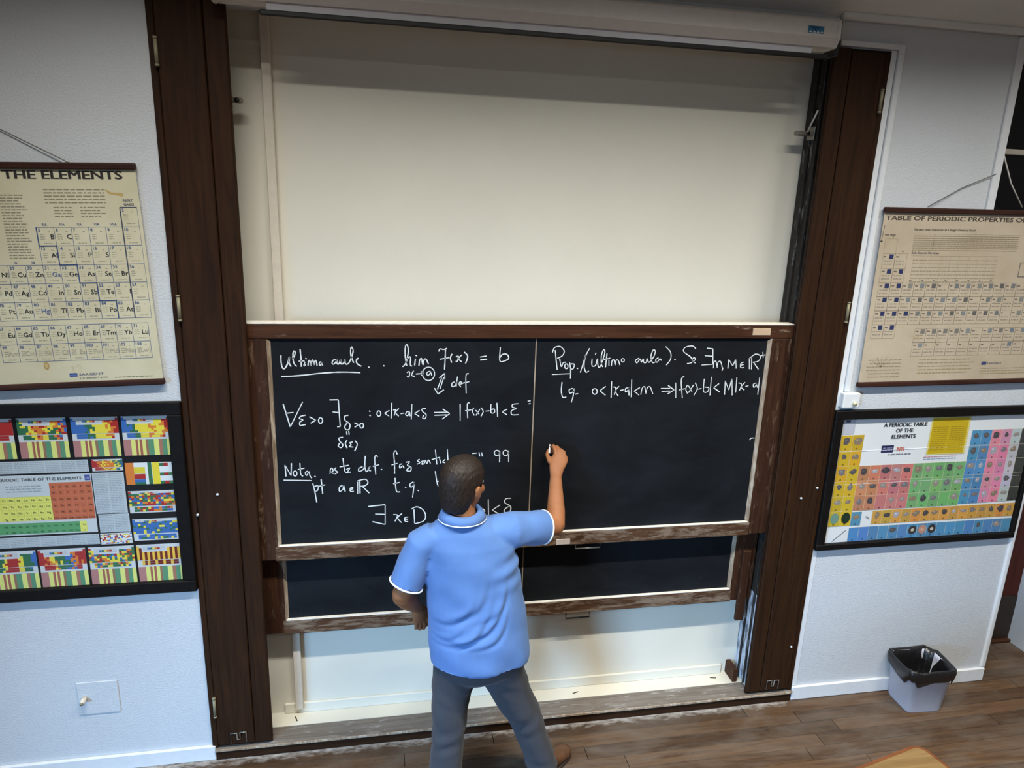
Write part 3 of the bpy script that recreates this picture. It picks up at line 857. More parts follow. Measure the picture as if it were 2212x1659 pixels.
# left chart: table of the elements
ch1 = chart('yellowed wall chart with large element symbols titled THE ELEMENTS', (-0.972, -0.020, 2.864), 0.033, -1.30, 0.0, 0.905, M_PAPER)
p1 = Print()
rr = random.Random(11)
p1.text('THE ELEMENTS', -0.478, -0.0615, 0.031, (52, 48, 46), width=0.426, bold=0.038)
CW, SR = 0.0632, -0.013
ROWT = [-0.170, -0.246, -0.3185, -0.394, -0.4675, -0.5415, -0.6155]
cells = {1: [('5','B'),('6','C'),('7',''),('8',''),('9',''),('10','')],
         2: [('13','Al'),('14','Si'),('15','P'),('16','S'),('17',''),('18','')],
         3: [('28','Ni'),('29','Cu'),('30','Zn'),('31','Ga'),('32','Ge'),('33','As'),('34','Se'),('35','Br'),('36','')],
         4: [('46','Pd'),('47','Ag'),('48','Cd'),('49','In'),('50','Sn'),('51','Sb'),('52','Te'),('53','I'),('54','')],
         5: [('78','Pt'),('79','Au'),('80','Hg'),('81','Tl'),('82','Pb'),('83','Bi'),('84','Po'),('85','At'),('86','')],
         0: [('2','')]}
def cell_print(P, x, zt, num, sym, grey=False):
    P.text(num, x+0.006, zt-0.0165, 0.0125, INK_BLUE, bold=0.012)
    if sym:
        col = (86, 104, 150) if sym in ('Ga', 'Hg') else ((176, 170, 146) if grey else INK_DK)
        P.text(sym, x+CW-0.003, zt-0.046, 0.019, col, align='R', bold=0.012)
    for k in range(3): P.greek(x+0.009, x+0.026, zt-0.030-0.0085*k, 0.0045, INK_GR, rr)
    P.greek(x+0.018, x+0.050, zt-0.064, 0.005, INK_GR, rr)
    P.greek(x+0.040, x+0.048, zt-0.018, 0.004, INK_GR, rr)
for r, lst in cells.items():
    n = len(lst); zt = ROWT[r]; zb = ROWT[r+1]
    xl = SR-CW*n
    p1.line(xl, zt, SR, zt, 0.0016, INK_BLUE)
    for k, (num, sym) in enumerate(lst):
        x = xl+CW*k
        p1.line(x, zt, x, zb, 0.0016, INK_BLUE)
        cell_print(p1, x, zt, num, sym)
    p1.line(SR, zt, SR, zb, 0.0012, INK_BLUE)
p1.line(SR-9*CW, ROWT[6], SR, ROWT[6], 0.0016, INK_BLUE)
# heavy staircase and inert gas rule
x0 = SR-6*CW
st = [(x0, ROWT[1]), (x0, ROWT[2]), (x0+CW, ROWT[2]), (x0+CW, ROWT[3]), (x0+2*CW, ROWT[3]), (x0+2*CW, ROWT[4]), (x0+3*CW, ROWT[4]), (x0+3*CW, ROWT[5]), (x0+4*CW, ROWT[5]), (x0+4*CW, ROWT[6])]
for a, b_ in zip(st[:-1], st[1:]): p1.line(*a, *b_, 0.0042, (58, 78, 122), 4)
p1.line(SR-CW, ROWT[0], SR-CW, ROWT[6], 0.0042, (64, 72, 92), 4); p1.line(SR-CW, ROWT[0], SR, ROWT[0], 0.003, (64, 72, 92), 4)
for k, s in enumerate(('IIIA', 'IVA', 'VA', 'VIA', 'VIIA')): p1.text(s, SR-CW*(5.5-k), ROWT[1]+0.006, 0.0095, INK_BLUE, align='C', bold=0.012)
for k, s in enumerate(('IB', 'IIB')): p1.text(s, SR-CW*(7.5-k), ROWT[3]+0.006, 0.0085, INK_BLUE, align='C', bold=0.012)
p1.text('INERT', SR-0.03, ROWT[0]+0.022, 0.0095, (70, 74, 96), align='C', bold=0.012)
p1.text('GASES', SR-0.028, ROWT[0]+0.007, 0.0095, (70, 74, 96), align='C', bold=0.012)
la = [[('63','Eu'),('64','Gd'),('65','Tb'),('66','Dy'),('67','Ho'),('68','Er'),('69','Tm'),('70','Yb'),('71','Lu')],
      [('95','Am'),('96','Cm'),('97','Bk'),('98','Cf'),('99','Es'),('100','Fm'),('101','Md'),('102','No'),('103','(Lw)')]]
LR = -0.031; LT = [-0.6375, -0.7145, -0.787]
for r in (0, 1):
    for k, (num, sym) in enumerate(la[r]):
        x = LR-CW*(9-k)
        p1.line(x, LT[r], x, LT[r+1], 0.0016, INK_BLUE); cell_print(p1, x, LT[r], num, sym, r == 1)
for z in LT: p1.line(LR-9*CW, z, LR, z, 0.0016, INK_BLUE)
p1.line(LR, LT[0], LR, LT[2], 0.0018, INK_BLUE)
for k in range(5): p1.greek(-0.345, -0.125, -0.104-0.0125*k, 0.0075, (146, 140, 114), rr)
for k in range(4):
    p1.greek(-0.318, -0.25, -0.172-0.0115*k, 0.0065, (146, 140, 114), rr); p1.greek(-0.222, -0.13-0.02*(k % 2), -0.172-0.0115*k, 0.0065, (146, 140, 114), rr)
for k in range(23):
    p1.greek(-0.505, -0.44+0.03*rr.random(), -0.125-0.0110*k, 0.0058, (140, 136, 116), rr)
p1.disc(-0.443, -0.807, 0.011, 0.017, (176, 146, 92), 2); p1.disc(-0.443, -0.806, 0.006, 0.010, (196, 172, 120), 3)
p1.poly([(-0.125, -0.098), (-0.10, -0.112), (-0.055, -0.115), (-0.06, -0.128), (-0.11, -0.118)], (190, 162, 104), 1)
p1.rect(-0.362, -0.857, -0.332, -0.842, (58, 78, 138), 2); p1.rect(-0.360, -0.851, -0.334, -0.849, (120, 138, 180), 3)
p1.text('SARGENT', -0.325, -0.853, 0.0095, (104, 110, 130), width=0.095, bold=0.01)
p1.text('E. H. SARGENT & CO.', -0.325, -0.867, 0.006, (126, 124, 118), width=0.11)
p1.greek(-0.19, -0.04, -0.868, 0.005, (130, 122, 96), rr)
p1.build('chart_print', ch1)
# hanging cords of the left chart (rise to a nail outside the picture on the left)
pL = W(146, 349, -0.022); pN = W(-60, 238, -0.004)
tube('hanging_cord', [(pL.x+0.972, 0, pL.z-2.864), (pL.x+0.972-0.012, 0.003, pL.z-2.864+0.012), (pN.x+0.972, 0.014, pN.z-2.864)], 0.0022, M_CORD, ch1, 6)
tube('cord_staple', [(pL.x+0.972-0.006, -0.004, -0.002), (pL.x+0.972+0.006, -0.004, 0.004)], 0.003, M_METAL, ch1, 6)
# right chart: periodic properties
ch2 = chart('yellowed wall chart titled TABLE OF PERIODIC PROPERTIES with small dark blue squares', (2.390, -0.020, 2.803), 0.012, 0.0, 1.32, 0.905, M_PAPERB)
p2 = Print(); rr = random.Random(5)
IK2, IG2 = (92, 84, 76), (164, 150, 122)
p2.text('TABLE OF PERIODIC PROPERTIES OF', 0.012, -0.060, 0.021, (84, 74, 66), width=0.80, bold=0.03)
p2.text('Percent Ionic Character of a Single Chemical Bond', 0.180, -0.108, 0.0105, (104, 96, 84), width=0.345, bold=0.012)
for k in range(7): p2.line(0.18, -0.125-0.011*k, 0.80, -0.125-0.011*k, 0.0008, IG2)
for k in range(8): p2.greek(0.185, 0.79, -0.136-0.010*k, 0.005, (150, 134, 108), rr)
p2.line(0.30, -0.125, 0.30, -0.195, 0.0018, (120, 112, 96))
p2.text('Sub-Atomic Particles', 0.185, -0.222, 0.0105, (98, 92, 92), width=0.155, bold=0.014)
p2.line(0.185, -0.232, 0.70, -0.232, 0.001, IG2); p2.line(0.185, -0.375, 0.70, -0.375, 0.001, IG2)
for k in range(7): p2.greek(0.20, 0.69, -0.255-0.018*k, 0.006, (158, 146, 120), rr)
for k in range(10): p2.line(0.20+0.053*k, -0.234, 0.20+0.053*k, -0.372, 0.0007, IG2)
cw = 0.0672; x0 = 0.028
rows = [-0.150, -0.222, -0.294, -0.366, -0.436, -0.507, -0.578, -0.650]
def cellp(x, zt, hh, blue, big):
    p2.line(x, zt, x+cw, zt, 0.0012, (150, 138, 116)); p2.line(x, zt-hh, x+cw, zt-hh, 0.0012, (150, 138, 116))
    p2.line(x, zt, x, zt-hh, 0.0012, (150, 138, 116)); p2.line(x+cw, zt, x+cw, zt-hh, 0.0012, (150, 138, 116))
    for k in range(2): p2.greek(x+0.008, x+cw-0.012, zt-0.038-0.016*k, 0.007, (150, 140, 124), rr)
    if big: p2.rect(x+cw*0.52, zt-0.026, x+cw*0.87, zt-0.004, blue, 3)
    p2.greek(x+0.006, x+0.022, zt-0.018, 0.009, (110, 104, 96), rr)
for r in range(7):
    for c in range(2 if r not in (0,) else 1):
        if r == 0:
            p2.line(x0, rows[0], x0+cw, rows[0], 0.001, IG2); p2.line(x0, rows[0], x0, rows[1], 0.001, IG2); p2.line(x0+cw, rows[0], x0+cw, rows[1], 0.001, IG2); continue
        cellp(x0+c*cw, rows[r], rows[r]-rows[r+1], (48, 56, 92), not (r == 1 and c == 1))
for r in range(3, 6):
    for c in range(2, 19):
        dark = (r == 5 and c == 2)
        cellp(x0+c*cw, rows[r], rows[r]-rows[r+1], (48, 56, 92) if dark else rr.choice(((116, 118, 116), (132, 132, 126), (98, 96, 92), (124, 128, 130))), dark or rr.random() < 0.8)
for r in range(2):
    zt = -0.600-0.073*r
    for c in range(16): cellp(0.278+c*cw, zt, 0.073, rr.choice(((112, 122, 132), (128, 134, 136), (120, 118, 110))), rr.random() < (0.9 if r == 0 else 0.5))
for k in range(10): p2.text('IA IIA IIIB IVB VB VIB VIIB VIII IB IIB'.split()[k], x0+cw*(k+0.6), rows[3 if k > 1 else (0 if k == 0 else 1)]+0.008, 0.007, (126, 120, 116), align='C')
p2.line(0.83, -0.262, 0.83, -0.334, 0.004, (104, 100, 100)); p2.line(0.83, -0.262, 0.90, -0.262, 0.003, (104, 100, 100)); p2.line(0.83, -0.334, 0.885, -0.334, 0.004, (104, 100, 100)); p2.line(0.885, -0.334, 0.885, -0.404, 0.004, (104, 100, 100))
for k in range(5):
    a = 0.6+0.5*k; p2.line(0.115, -0.800, 0.115+0.06*math.cos(a), -0.800+0.06*math.sin(a), 0.0016, (140, 128, 104))
for k in range(6): p2.greek(0.03+0.02*rr.random(), 0.23, -0.765-0.018*k, 0.007, (150, 138, 106), rr)
for k in range(5): p2.greek(0.335, 0.62+0.05*rr.random(), -0.768-0.018*k, 0.008, (156, 142, 104), rr)
p2.rect(0.715, -0.800, 0.745, -0.783, (62, 70, 110), 3); p2.text('SARGENT', 0.750, -0.797, 0.009, (120, 116, 120), width=0.09)
for k in range(3): p2.greek(0.72, 1.10, -0.822-0.014*k, 0.006, (156, 142, 104), rr)
p2.line(0.012, -0.085, 0.006, -0.160, 0.003, (110, 104, 96)); p2.disc(0.006, -0.163, 0.007, 0.004, (70, 66, 62), 3)
p2.greek(0.02, 0.08, -0.135, 0.010, (120, 110, 96), rr)
p2.build('chart_print', ch2)
a = W(2005, 448, -0.022); b1 = W(2080, 407, -0.008); c_ = W(2152, 379, -0.015)
tube('hanging_cord', [(a.x-2.390, 0, a.z-2.803), (b1.x-2.390, 0.010, b1.z-2.803), (c_.x-2.390, 0.004, c_.z-2.803)], 0.0022, M_CORD, ch2, 6)
a = W(2167, 333, 0.0); b1 = W(2183, 400, -0.012); c_ = W(2207, 452, -0.022)
tube('hanging_cord', [(a.x-2.390, 0.018, a.z-2.803), (b1.x-2.390, 0.006, b1.z-2.803), (c_.x-2.390, -0.002, c_.z-2.803)], 0.0035, M_CORDW, ch2, 6)

# ------------------------------------------------------------------ framed posters
def framed(label, x0, x1, z0, z1, bw, bwr=None, bwb=None):
    bwr = bwr or bw; bwb = bwb or bw
    t = thing('framed_poster', label, 'poster', (x0, 0, z0))
    w, h = x1-x0, z1-z0
    yf, yb = -0.030, -0.001
    box('frame_bar', 0, w, yf, yb, h-bw, h, M_BLACKF, t, 0.004)
    box('frame_bar', 0, w, yf, yb, 0, bwb, M_BLACKF, t, 0.004)
    box('frame_bar', 0, bw, yf, yb, bwb, h-bw, M_BLACKF, t, 0.004)
    box('frame_bar', w-bwr, w, yf, yb, bwb, h-bw, M_BLACKF, t, 0.004)
    box('glazing', bw, w-bwr, -0.0165, -0.0145, bwb, h-bw, M_PANE, t)
    return t
# left poster sheet set on black
PX0, PX1, PZ0, PZ1 = -2.62, -0.8835, 0.960, 1.879
fp1 = framed('black-framed poster of many small coloured periodic tables beside the left casing post', PX0, PX1, PZ0, PZ1, 0.058)
box('backing_sheet', 0.05, PX1-PX0-0.05, -0.008, -0.002, 0.05, PZ1-PZ0-0.05, M_BLACKF, fp1)
rr = random.Random(21)
R_, O_, Yl, G_, B_, Wh = (172, 44, 40), (218, 128, 52), (232, 216, 70), (52, 110, 74), (60, 108, 178), (226, 232, 234)
def lx(x): return x-PX0
def lz(z): return z-PZ0
def mini(x0, z0, x1, z1, pal, stripes=True, wide=False):
    """one small sheet: coloured block table, legend, series strip, striped footer"""
    P = Print(); w, h = x1-x0, z1-z0
    P.rect(0, 0, w, h, (206, 212, 214), 0)
    foot = 0.42*h if stripes else 0.0
    if stripes:
        x = 0.0; k = 0
        seq = [((178, 126, 122), 1.5), ((222, 226, 128), 0.9), ((164, 96, 82), .45), ((222, 226, 128), .35), ((164, 96, 82), .5), ((222, 226, 128), .7), ((150, 112, 88), .5), ((92, 146, 112), 1.1), ((222, 226, 128), 1.0), ((166, 116, 96), .7), ((92, 146, 112), .9), ((222, 226, 128), .8)]
        tot = sum(s for _, s in seq)
        for col, s in seq:
            P.rect(x, 0, x+w*s/tot, foot*0.98, col, 1); x += w*s/tot
    ncol, nrow = 18, 7
    top, bot = h*0.97, foot+h*(0.17 if stripes else 0.32)
    cwid, chgt = w/ncol, (top-bot)/nrow
    for r in range(nrow):
        for c in range(ncol):
            if r == 0 and c not in (0, 17): continue
            if r in (1, 2) and 2 <= c < 12 and not wide: continue
            q = pal(c/17.0, r/6.0, rr)
            if q: P.rect(c*cwid, top-(r+1)*chgt, (c+1)*cwid, top-r*chgt, q, 2)
    P.rect(w*0.14, h*0.86, w*0.62, h*0.96, (196, 200, 202), 3)
    for k, cc in enumerate((B_, G_, Yl, O_, R_)): P.rect(w*(0.24+0.055*k), h*0.87, w*(0.29+0.055*k), h*0.92, cc, 4)
    for k in range(2):
        zz = foot+h*(0.04+0.06*k) if stripes else h*(0.06+0.11*k)
        for c in range(14):
            q = pal(c/13.0, 1.2, rr) or Wh
            P.rect(w*0.10+c*w*0.80/14, zz, w*0.10+(c+1)*w*0.80/14, zz+h*(0.055 if stripes else 0.10), q, 2)
    o = P.build('printed_sheet', fp1, (lx(x0), -0.0095, lz(z0)))
    return o
def pal_lr(stops, jit=0.12):
    def f(a, b_, rr):
        t = min(0.999, max(0, a + jit*(rr.random()-0.5)*2 - 0.1*b_)); return stops[int(t*len(stops))]
    return f
def pal_mid(stops, jit=0.15):
    def f(a, b_, rr):
        t = min(0.999, max(0, abs(a-0.5)*2*0.8 + jit*rr.random() - 0.15*b_)); return stops[int(t*len(stops))]
    return f
def pal_rnd(stops):
    return lambda a, b_, rr: rr.choice(stops)
def pal_bars(a, b_, rr):
    return (112, 34, 26) if int(a*17) % 2 else (232, 190, 70)
tops = [(-1.744, -1.556), (-1.540, -1.350), (-1.332, -1.146), (-1.133, -0.940)]
pals = [pal_lr([R_, R_, R_, R_]), pal_lr([G_, Yl, Yl, O_, R_, O_, Yl, Yl, G_, Yl, O_, R_, B_]), pal_lr([B_, B_, G_, G_, Yl, Yl, Yl, Yl, O_, R_, R_], .1), pal_lr([B_, G_, Yl, Yl, Yl, O_, Yl, Yl, O_, R_], .06)]
for (a, b_), pl in zip(tops, pals): mini(a, 1.634, b_, 1.815, pl)
bots = [(-1.735, -1.543), (-1.534, -1.342), (-1.330, -1.140), (-1.130, -0.936)]
pals = [pal_mid([R_, Yl, G_, G_, B_, B_]), pal_lr([R_, O_, Yl, G_, G_, B_, O_, R_, R_]), pal_rnd([R_, O_, Yl, Yl, G_, G_, B_]), pal_bars]
for (a, b_), pl in zip(bots, pals): mini(a, 1.014, b_, 1.203, pl)
mini(-1.138, 1.360, -0.938, 1.466, pal_rnd([R_, O_, Yl, G_, G_, B_, R_]), False, True)
mini(-1.134, 1.224, -0.934, 1.330, pal_rnd([B_, B_, B_, B_, Yl, G_]), False, True)
mini(-1.270, 1.566, -1.146, 1.621, pal_lr([R_, O_, Yl, O_, O_, Yl, G_, B_]), False, True)
mini(-1.272, 1.214, -1.142, 1.268, pal_rnd([R_, O_, Yl, B_, Wh, Wh, Wh]), False, True)
P = Print(); w, h = 0.200, 0.103            # sheet of wide colour columns
P.rect(0, 0, w, h, Wh, 0); P.rect(0, 0, 0.035, h, O_, 1)
P.rect(0.035, h*.5, 0.08, h*.8, (222, 206, 60), 1); P.rect(0.035, h*.25, 0.08, h*.48, R_, 1); P.rect(0.035, h*.1, 0.08, h*.24, B_, 1); P.rect(0.035, 0, 0.08, h*.1, G_, 1)
P.rect(0.092, 0, 0.108, h, G_, 1); P.rect(0.110, 0, 0.140, h, (232, 214, 62), 1)
for z in (.82, .38, 0.0):
    for k in range(3 if z < .8 else 2): P.rect(0.140+0.018*k, h*z, 0.158+0.018*k, h*(z+.14), (G_, R_, (72, 120, 76))[k], 1)
P.build('printed_sheet', fp1, (lx(-1.138), -0.0095, lz(1.497)))
P = Print()                                  # grey text sheets
for (x0, z0, x1, z1) in ((-1.76, 1.566, -1.284, 1.622), (-1.275, 1.364, -1.147, 1.559), (-1.270, 1.272, -1.144, 1.361), (-1.76, 1.218, -1.277, 1.268)):
    P.rect(lx(x0), lz(z0), lx(x1), lz(z1), (190, 200, 204), 0)
    n = int((z1-z0)/0.008)
    for k in range(n):
        for c in range(int((x1-x0)/0.06)+1):
            xa = x0+0.004+0.061*c
            if xa+0.03 < x1: P.greek(lx(xa), lx(min(xa+0.054, x1-0.003)), lz(z1-0.008*(k+1)), 0.0048, (160, 170, 176), rr)
P.build('printed_sheet', fp1, (0, -0.0095, 0))
P = Print()                                  # the big central table
X0, X1, Z0, Z1 = -1.76, -1.279, 1.277, 1.558
P.rect(lx(X0), lz(Z0), lx(X1), lz(Z1), (200, 208, 210), 0)
P.text('PERIODIC TABLE OF THE ELEMENTS', lx(-1.318), lz(1.532), 0.013, (70, 74, 80), align='R', width=0.335, bold=0.012)
P.rect(lx(-1.305), lz(1.526), lx(-1.283), lz(1.553), (74, 84, 156), 2); P.text('Uq', lx(-1.294), lz(1.534), 0.009, (190, 198, 220), align='C', layer=4)
cwm = 0.0283
rowsy = [1.516, 1.489, 1.458, 1.428, 1.398, 1.369, 1.345]
org = [['B','C','N','O','F','Ne'], ['Al','Si','P','S','Cl','Ar'], ['Ga','Ge','As','Se','Br','Kr'], ['In','Sn','Sb','Te','I','Xe'], ['Tl','Pb','Bi','Po','At','Rn'], ['Uut','Uuq','Uup','Uuh','Uus','Uuo']]
P.rect(lx(-1.450), lz(1.345), lx(-1.281), lz(1.520), (196, 104, 66), 1)
for r in range(6):
    for k, s in enumerate(org[r]):
        P.text(s, lx(-1.436+cwm*k), lz(rowsy[r]-0.020), 0.0095, (96, 54, 36), align='C', bold=0.01)
        if k: P.line(lx(-1.450+cwm*k), lz(rowsy[r]), lx(-1.450+cwm*k), lz(rowsy[r+1]), 0.0008, (216, 140, 100), 2)
    P.line(lx(-1.450), lz(rowsy[r]), lx(-1.281), lz(rowsy[r]), 0.0008, (216, 140, 100), 2)
P.rect(lx(-1.76), lz(1.345), lx(-1.450), lz(1.458), (226, 226, 110), 1)
yel = [['Cr','Mn','Fe','Co','Ni','Cu','Zn'], ['Mo','Tc','Ru','Rh','Pd','Ag','Cd'], ['W','Re','Os','Ir','Pt','Au','Hg'], ['Sg','Bh','Hs','Mt','Ds','Rg','Cn']]
for r in range(4):
    for k, s in enumerate(yel[r]): P.text(s, lx(-1.634+cwm*k), lz(rowsy[2+r]-0.020), 0.0095, (84, 86, 44), align='C', bold=0.01)
    P.line(lx(-1.76), lz(rowsy[2+r]), lx(-1.450), lz(rowsy[2+r]), 0.001, (196, 196, 84), 2)
for k in range(8): P.line(lx(-1.648+cwm*k), lz(1.345), lx(-1.648+cwm*k), lz(1.458), 0.001, (196, 196, 84), 2)
P.rect(lx(-1.76), lz(1.283), lx(-1.333), lz(1.334), (92, 160, 104), 1); P.rect(lx(-1.348), lz(1.283), lx(-1.320), lz(1.334), (226, 226, 110), 2)
gre = [['Nd','Pm','Sm','Eu','Gd','Tb','Dy','Ho','Er','Tm','Yb','Lu'], ['U','Np','Pu','Am','Cm','Bk','Cf','Es','Fm','Md','No','Lr']]
for r in range(2):
    for k, s in enumerate(gre[r]): P.text(s, lx(-1.642+cwm*k), lz(1.314-0.026*r), 0.0085, (40, 84, 56), align='C', bold=0.008)
for k in range(3): P.greek(lx(-1.62), lx(-1.48), lz(1.505-0.012*k), 0.007, (160, 168, 172), rr)
P.build('printed_sheet', fp1, (0, -0.0095, 0))
# right poster
QX0, QX1, QZ0, QZ1 = 2.302, 3.5745, 0.968, 1.772
fp2 = framed('black-framed poster titled A PERIODIC TABLE OF THE ELEMENTS above the waste bin', QX0, QX1, QZ0, QZ1, 0.050, 0.026, 0.036)
fp2.rotation_euler = (0, -0.006, 0)
box('poster_sheet', 0.045, QX1-QX0-0.02, -0.008, -0.002, 0.03, QZ1-QZ0-0.045, M_PAPER2, fp2)
P = Print(); rr = random.Random(9)
s_ = 2175.0/472.0
def q2(x, y):
    p = W(1740+x/s_, 860+y/s_, -0.009); return (p.x-QX0, p.z-QZ0)
YEL, SAL, GRN, BLU, PNK, ORG, GRYc = (204, 172, 48), (204, 132, 112), (120, 172, 112), (84, 140, 184), (218, 136, 162), (206, 152, 74), (190, 196, 200)
def blob(cx, cz, r):
    col = rr.choice(((92, 88, 88), (120, 116, 118), (150, 140, 132), (76, 72, 76), (140, 124, 104), (168, 166, 172)))
    n = 8; a0 = rr.random()*6
    pts = []
    ax, az = r*(0.6+0.5*rr.random()), r*(0.5+0.45*rr.random())
    for i in range(n):
        a = 2*math.pi*i/n; k = 0.75+0.5*rr.random()
        pts.append((cx+ax*k*math.cos(a), cz+az*k*math.sin(a)))
    P.poly(pts, col, 3)
    P.disc(cx-ax*0.25, cz+az*0.25, ax*0.35, az*0.3, tuple(min(255, int(c*1.25)) for c in col), 4, 7)
def grid(xa, za, xb, zb, nc, nr, col, pics=True, rule=(228, 214, 180), colf=None):
    w, h = (xb-xa)/nc, (za-zb)/nr
    for r in range(nr):
        for c in range(nc):
            x, z = xa+w*c, za-h*r
            cc = colf(r, c) if colf else col
            P.rect(x+0.0008, z-h+0.0008, x+w-0.0008, z-0.0008, tuple(max(0, min(255, int(k*(0.94+0.12*rr.random())))) for k in cc), 2)
            if pics and rr.random() < (pics if isinstance(pics, float) else 0.95): blob(x+w*0.5, z-h*0.38, w*0.36)
            P.rect(x+w*0.40, z-h*0.93, x+w*0.55, z-h*0.83, tuple(int(k*0.62) for k in cc), 3)
    P.rect(xa, zb, xb, za, rule, 1)
def q2r(x0, y0, x1, y1):
    a = q2(x0, y0); b_ = q2(x1, y1); return a[0], a[1], b_[0], b_[1]
zr = [0.663, 0.575, 0.486, 0.398, 0.310, 0.222, 0.134]
grid(0.064, zr[0], 0.199, zr[6], 2, 6, YEL)
grid(0.199, zr[2], 0.531, zr[5], 5, 3, SAL, colf=lambda r, c: (196, 134, 98) if c < 2 else (198, 122, 118))
grid(0.531, zr[2], 0.862, zr[5], 5, 3, GRN)
grid(0.862, 0.667, 0.990, 0.228, 2, 5, BLU)
grid(0.990, 0.667, 1.120, 0.229, 2, 5, PNK)
grid(1.120, 0.667, 1.182, 0.230, 1, 5, GRYc)
grid(1.182, 0.667, 1.245, 0.231, 1, 5, (62, 64, 62), 0.5)
grid(0.200, 0.215, 0.262, 0.132, 1, 1, BLU)
grid(0.328, 0.217, 1.245, 0.135, 15, 1, ORG)
grid(0.198, 0.122, 1.245, 0.038, 17, 1, BLU, pics=0.25)
P.disc(0.098, 0.182, 0.026, 0.032, (112, 148, 132), 5); P.disc(0.166, 0.182, 0.027, 0.034, (28, 52, 36), 5)
for dx, cc, ci in ((0.60, (60, 58, 54), (196, 190, 176)), (0.662, (190, 140, 120), (206, 170, 150)), (0.724, (56, 54, 52), (206, 196, 184))):
    P.disc(dx, 0.085, 0.026, 0.028, cc, 5); P.disc(dx, 0.085, 0.011, 0.010, ci, 6)
P.line(0.105, 0.045, 0.180, 0.108, 0.004, (120, 116, 116), 3); P.line(0.290, 0.185, 0.312, 0.170, 0.006, (150, 150, 140), 3)
# heading
P.text('A PERIODIC TABLE', 0.438, 0.703, 0.021, (44, 42, 44), align='C', width=0.262, bold=0.03)
P.text('OF THE', 0.4375, 0.670, 0.021, (44, 42, 44), align='C', width=0.104, bold=0.03)
P.text('ELEMENTS', 0.437, 0.636, 0.021, (44, 42, 44), align='C', width=0.144, bold=0.03)
P.rect(0.315, 0.557, 0.388, 0.597, (40, 40, 78), 2)
P.greek(0.323, 0.380, 0.580, 0.008, (150, 150, 186), rr, 3); P.greek(0.323, 0.380, 0.566, 0.008, (150, 150, 186), rr, 3)
P.text('NTI', 0.411, 0.563, 0.024, (206, 96, 66), width=0.042, bold=0.02)
P.greek(0.358, 0.500, 0.542, 0.008, (120, 124, 132), rr)
yx0, yz1 = 0.604, 0.747
P.rect(yx0-0.008, yz1-0.214, yx0+0.234, yz1, (222, 206, 116), 1)
P.rect(yx0, yz1-0.208, yx0+0.222, yz1-0.004, (200, 170, 24), 2)
P.text('ELEMENTS', yx0+0.108, yz1-0.024, 0.012, (222, 156, 30), align='C', layer=3)
for k in range(12):
    for c in range(2): P.greek(yx0+0.008+0.110*c, yx0+0.100+0.110*c, yz1-0.058-0.0118*k, 0.006, (166, 138, 20), rr, 3)
for k, cc in enumerate(((206, 140, 150), (150, 170, 196))): P.greek(yx0-0.02, yx0+0.19, yz1-0.228-0.012*k, 0.006, cc, rr)
P.rect(0.078, 0.735, 0.104, 0.747, (70, 70, 84), 2)
P.rect(0.066, 0.668, 0.135, 0.750, (190, 192, 202), 1)
P.build('poster_print', fp2, (0, -0.0095, 0))
# paper folds of the right poster: raised creases
for y_ in (0.30, 0.49):
    tube('paper_fold', [(0.055, -0.0088, y_+0.08), (QX1-QX0-0.04, -0.0088, y_+0.085)], 0.0018, M_PAPER2, fp2, 6)

# ------------------------------------------------------------------ waste bin
wb_ = thing('waste_bin', 'pale grey square waste bin with a black liner standing at the white wall', 'bin', (3.03, -0.125, 0), (0, 0, math.radians(-3)))
v, f = [], []
X_, Y_ = Vector((1, 0, 0)), Vector((0, 1, 0))
prof = [(0.002, 0.104, 0.088), (0.0, 0.108, 0.092), (0.008, 0.111, 0.095), (0.255, 0.134, 0.108), (0.262, 0.142, 0.116), (0.275, 0.142, 0.116), (0.275, 0.132, 0.106), (0.25, 0.129, 0.103), (0.012, 0.104, 0.088)]
loft(v, f, [(Vector((0, 0, z)), X_, Y_, a, b_, 7.0) for z, a, b_ in prof[1:]], 32)
mesh_obj('bin_body', v, f, M_BIN, wb_, True)
v, f = [], []
rb = random.Random(4)
prof = [(0.205, 0.137, 0.113), (0.225, 0.147, 0.121), (0.262, 0.151, 0.125), (0.284, 0.148, 0.122), (0.286, 0.138, 0.112), (0.262, 0.124, 0.098), (0.18, 0.112, 0.088), (0.08, 0.10, 0.08), (0.05, 0.03, 0.03)]
loft(v, f, [(Vector((0, 0, z)), X_, Y_, a, b_, 6.0) for z, a, b_ in prof], 40, caps=False)
for i, p in enumerate(v):
    k = i//40
    ang = 2*math.pi*(i % 40)/40
    wob = 0.010*math.sin(5*ang+1.3)+0.006*math.sin(11*ang)+0.004*(rb.random()-0.5)
    if k == 0: p.z += 1.6*wob
    elif k in (3, 4): p.z += 0.5*wob; p.x *= 1+0.02*math.sin(7*ang)
    elif k >= 5: p.x += wob*0.8; p.y += 0.7*wob; p.z += wob
f.append(tuple(8*40+i for i in range(40)))
bag = mesh_obj('bin_liner', v, f, M_BAG, wb_, True)
sm = bag.modifiers.new('sol', 'SOLIDIFY'); sm.thickness = 0.0012

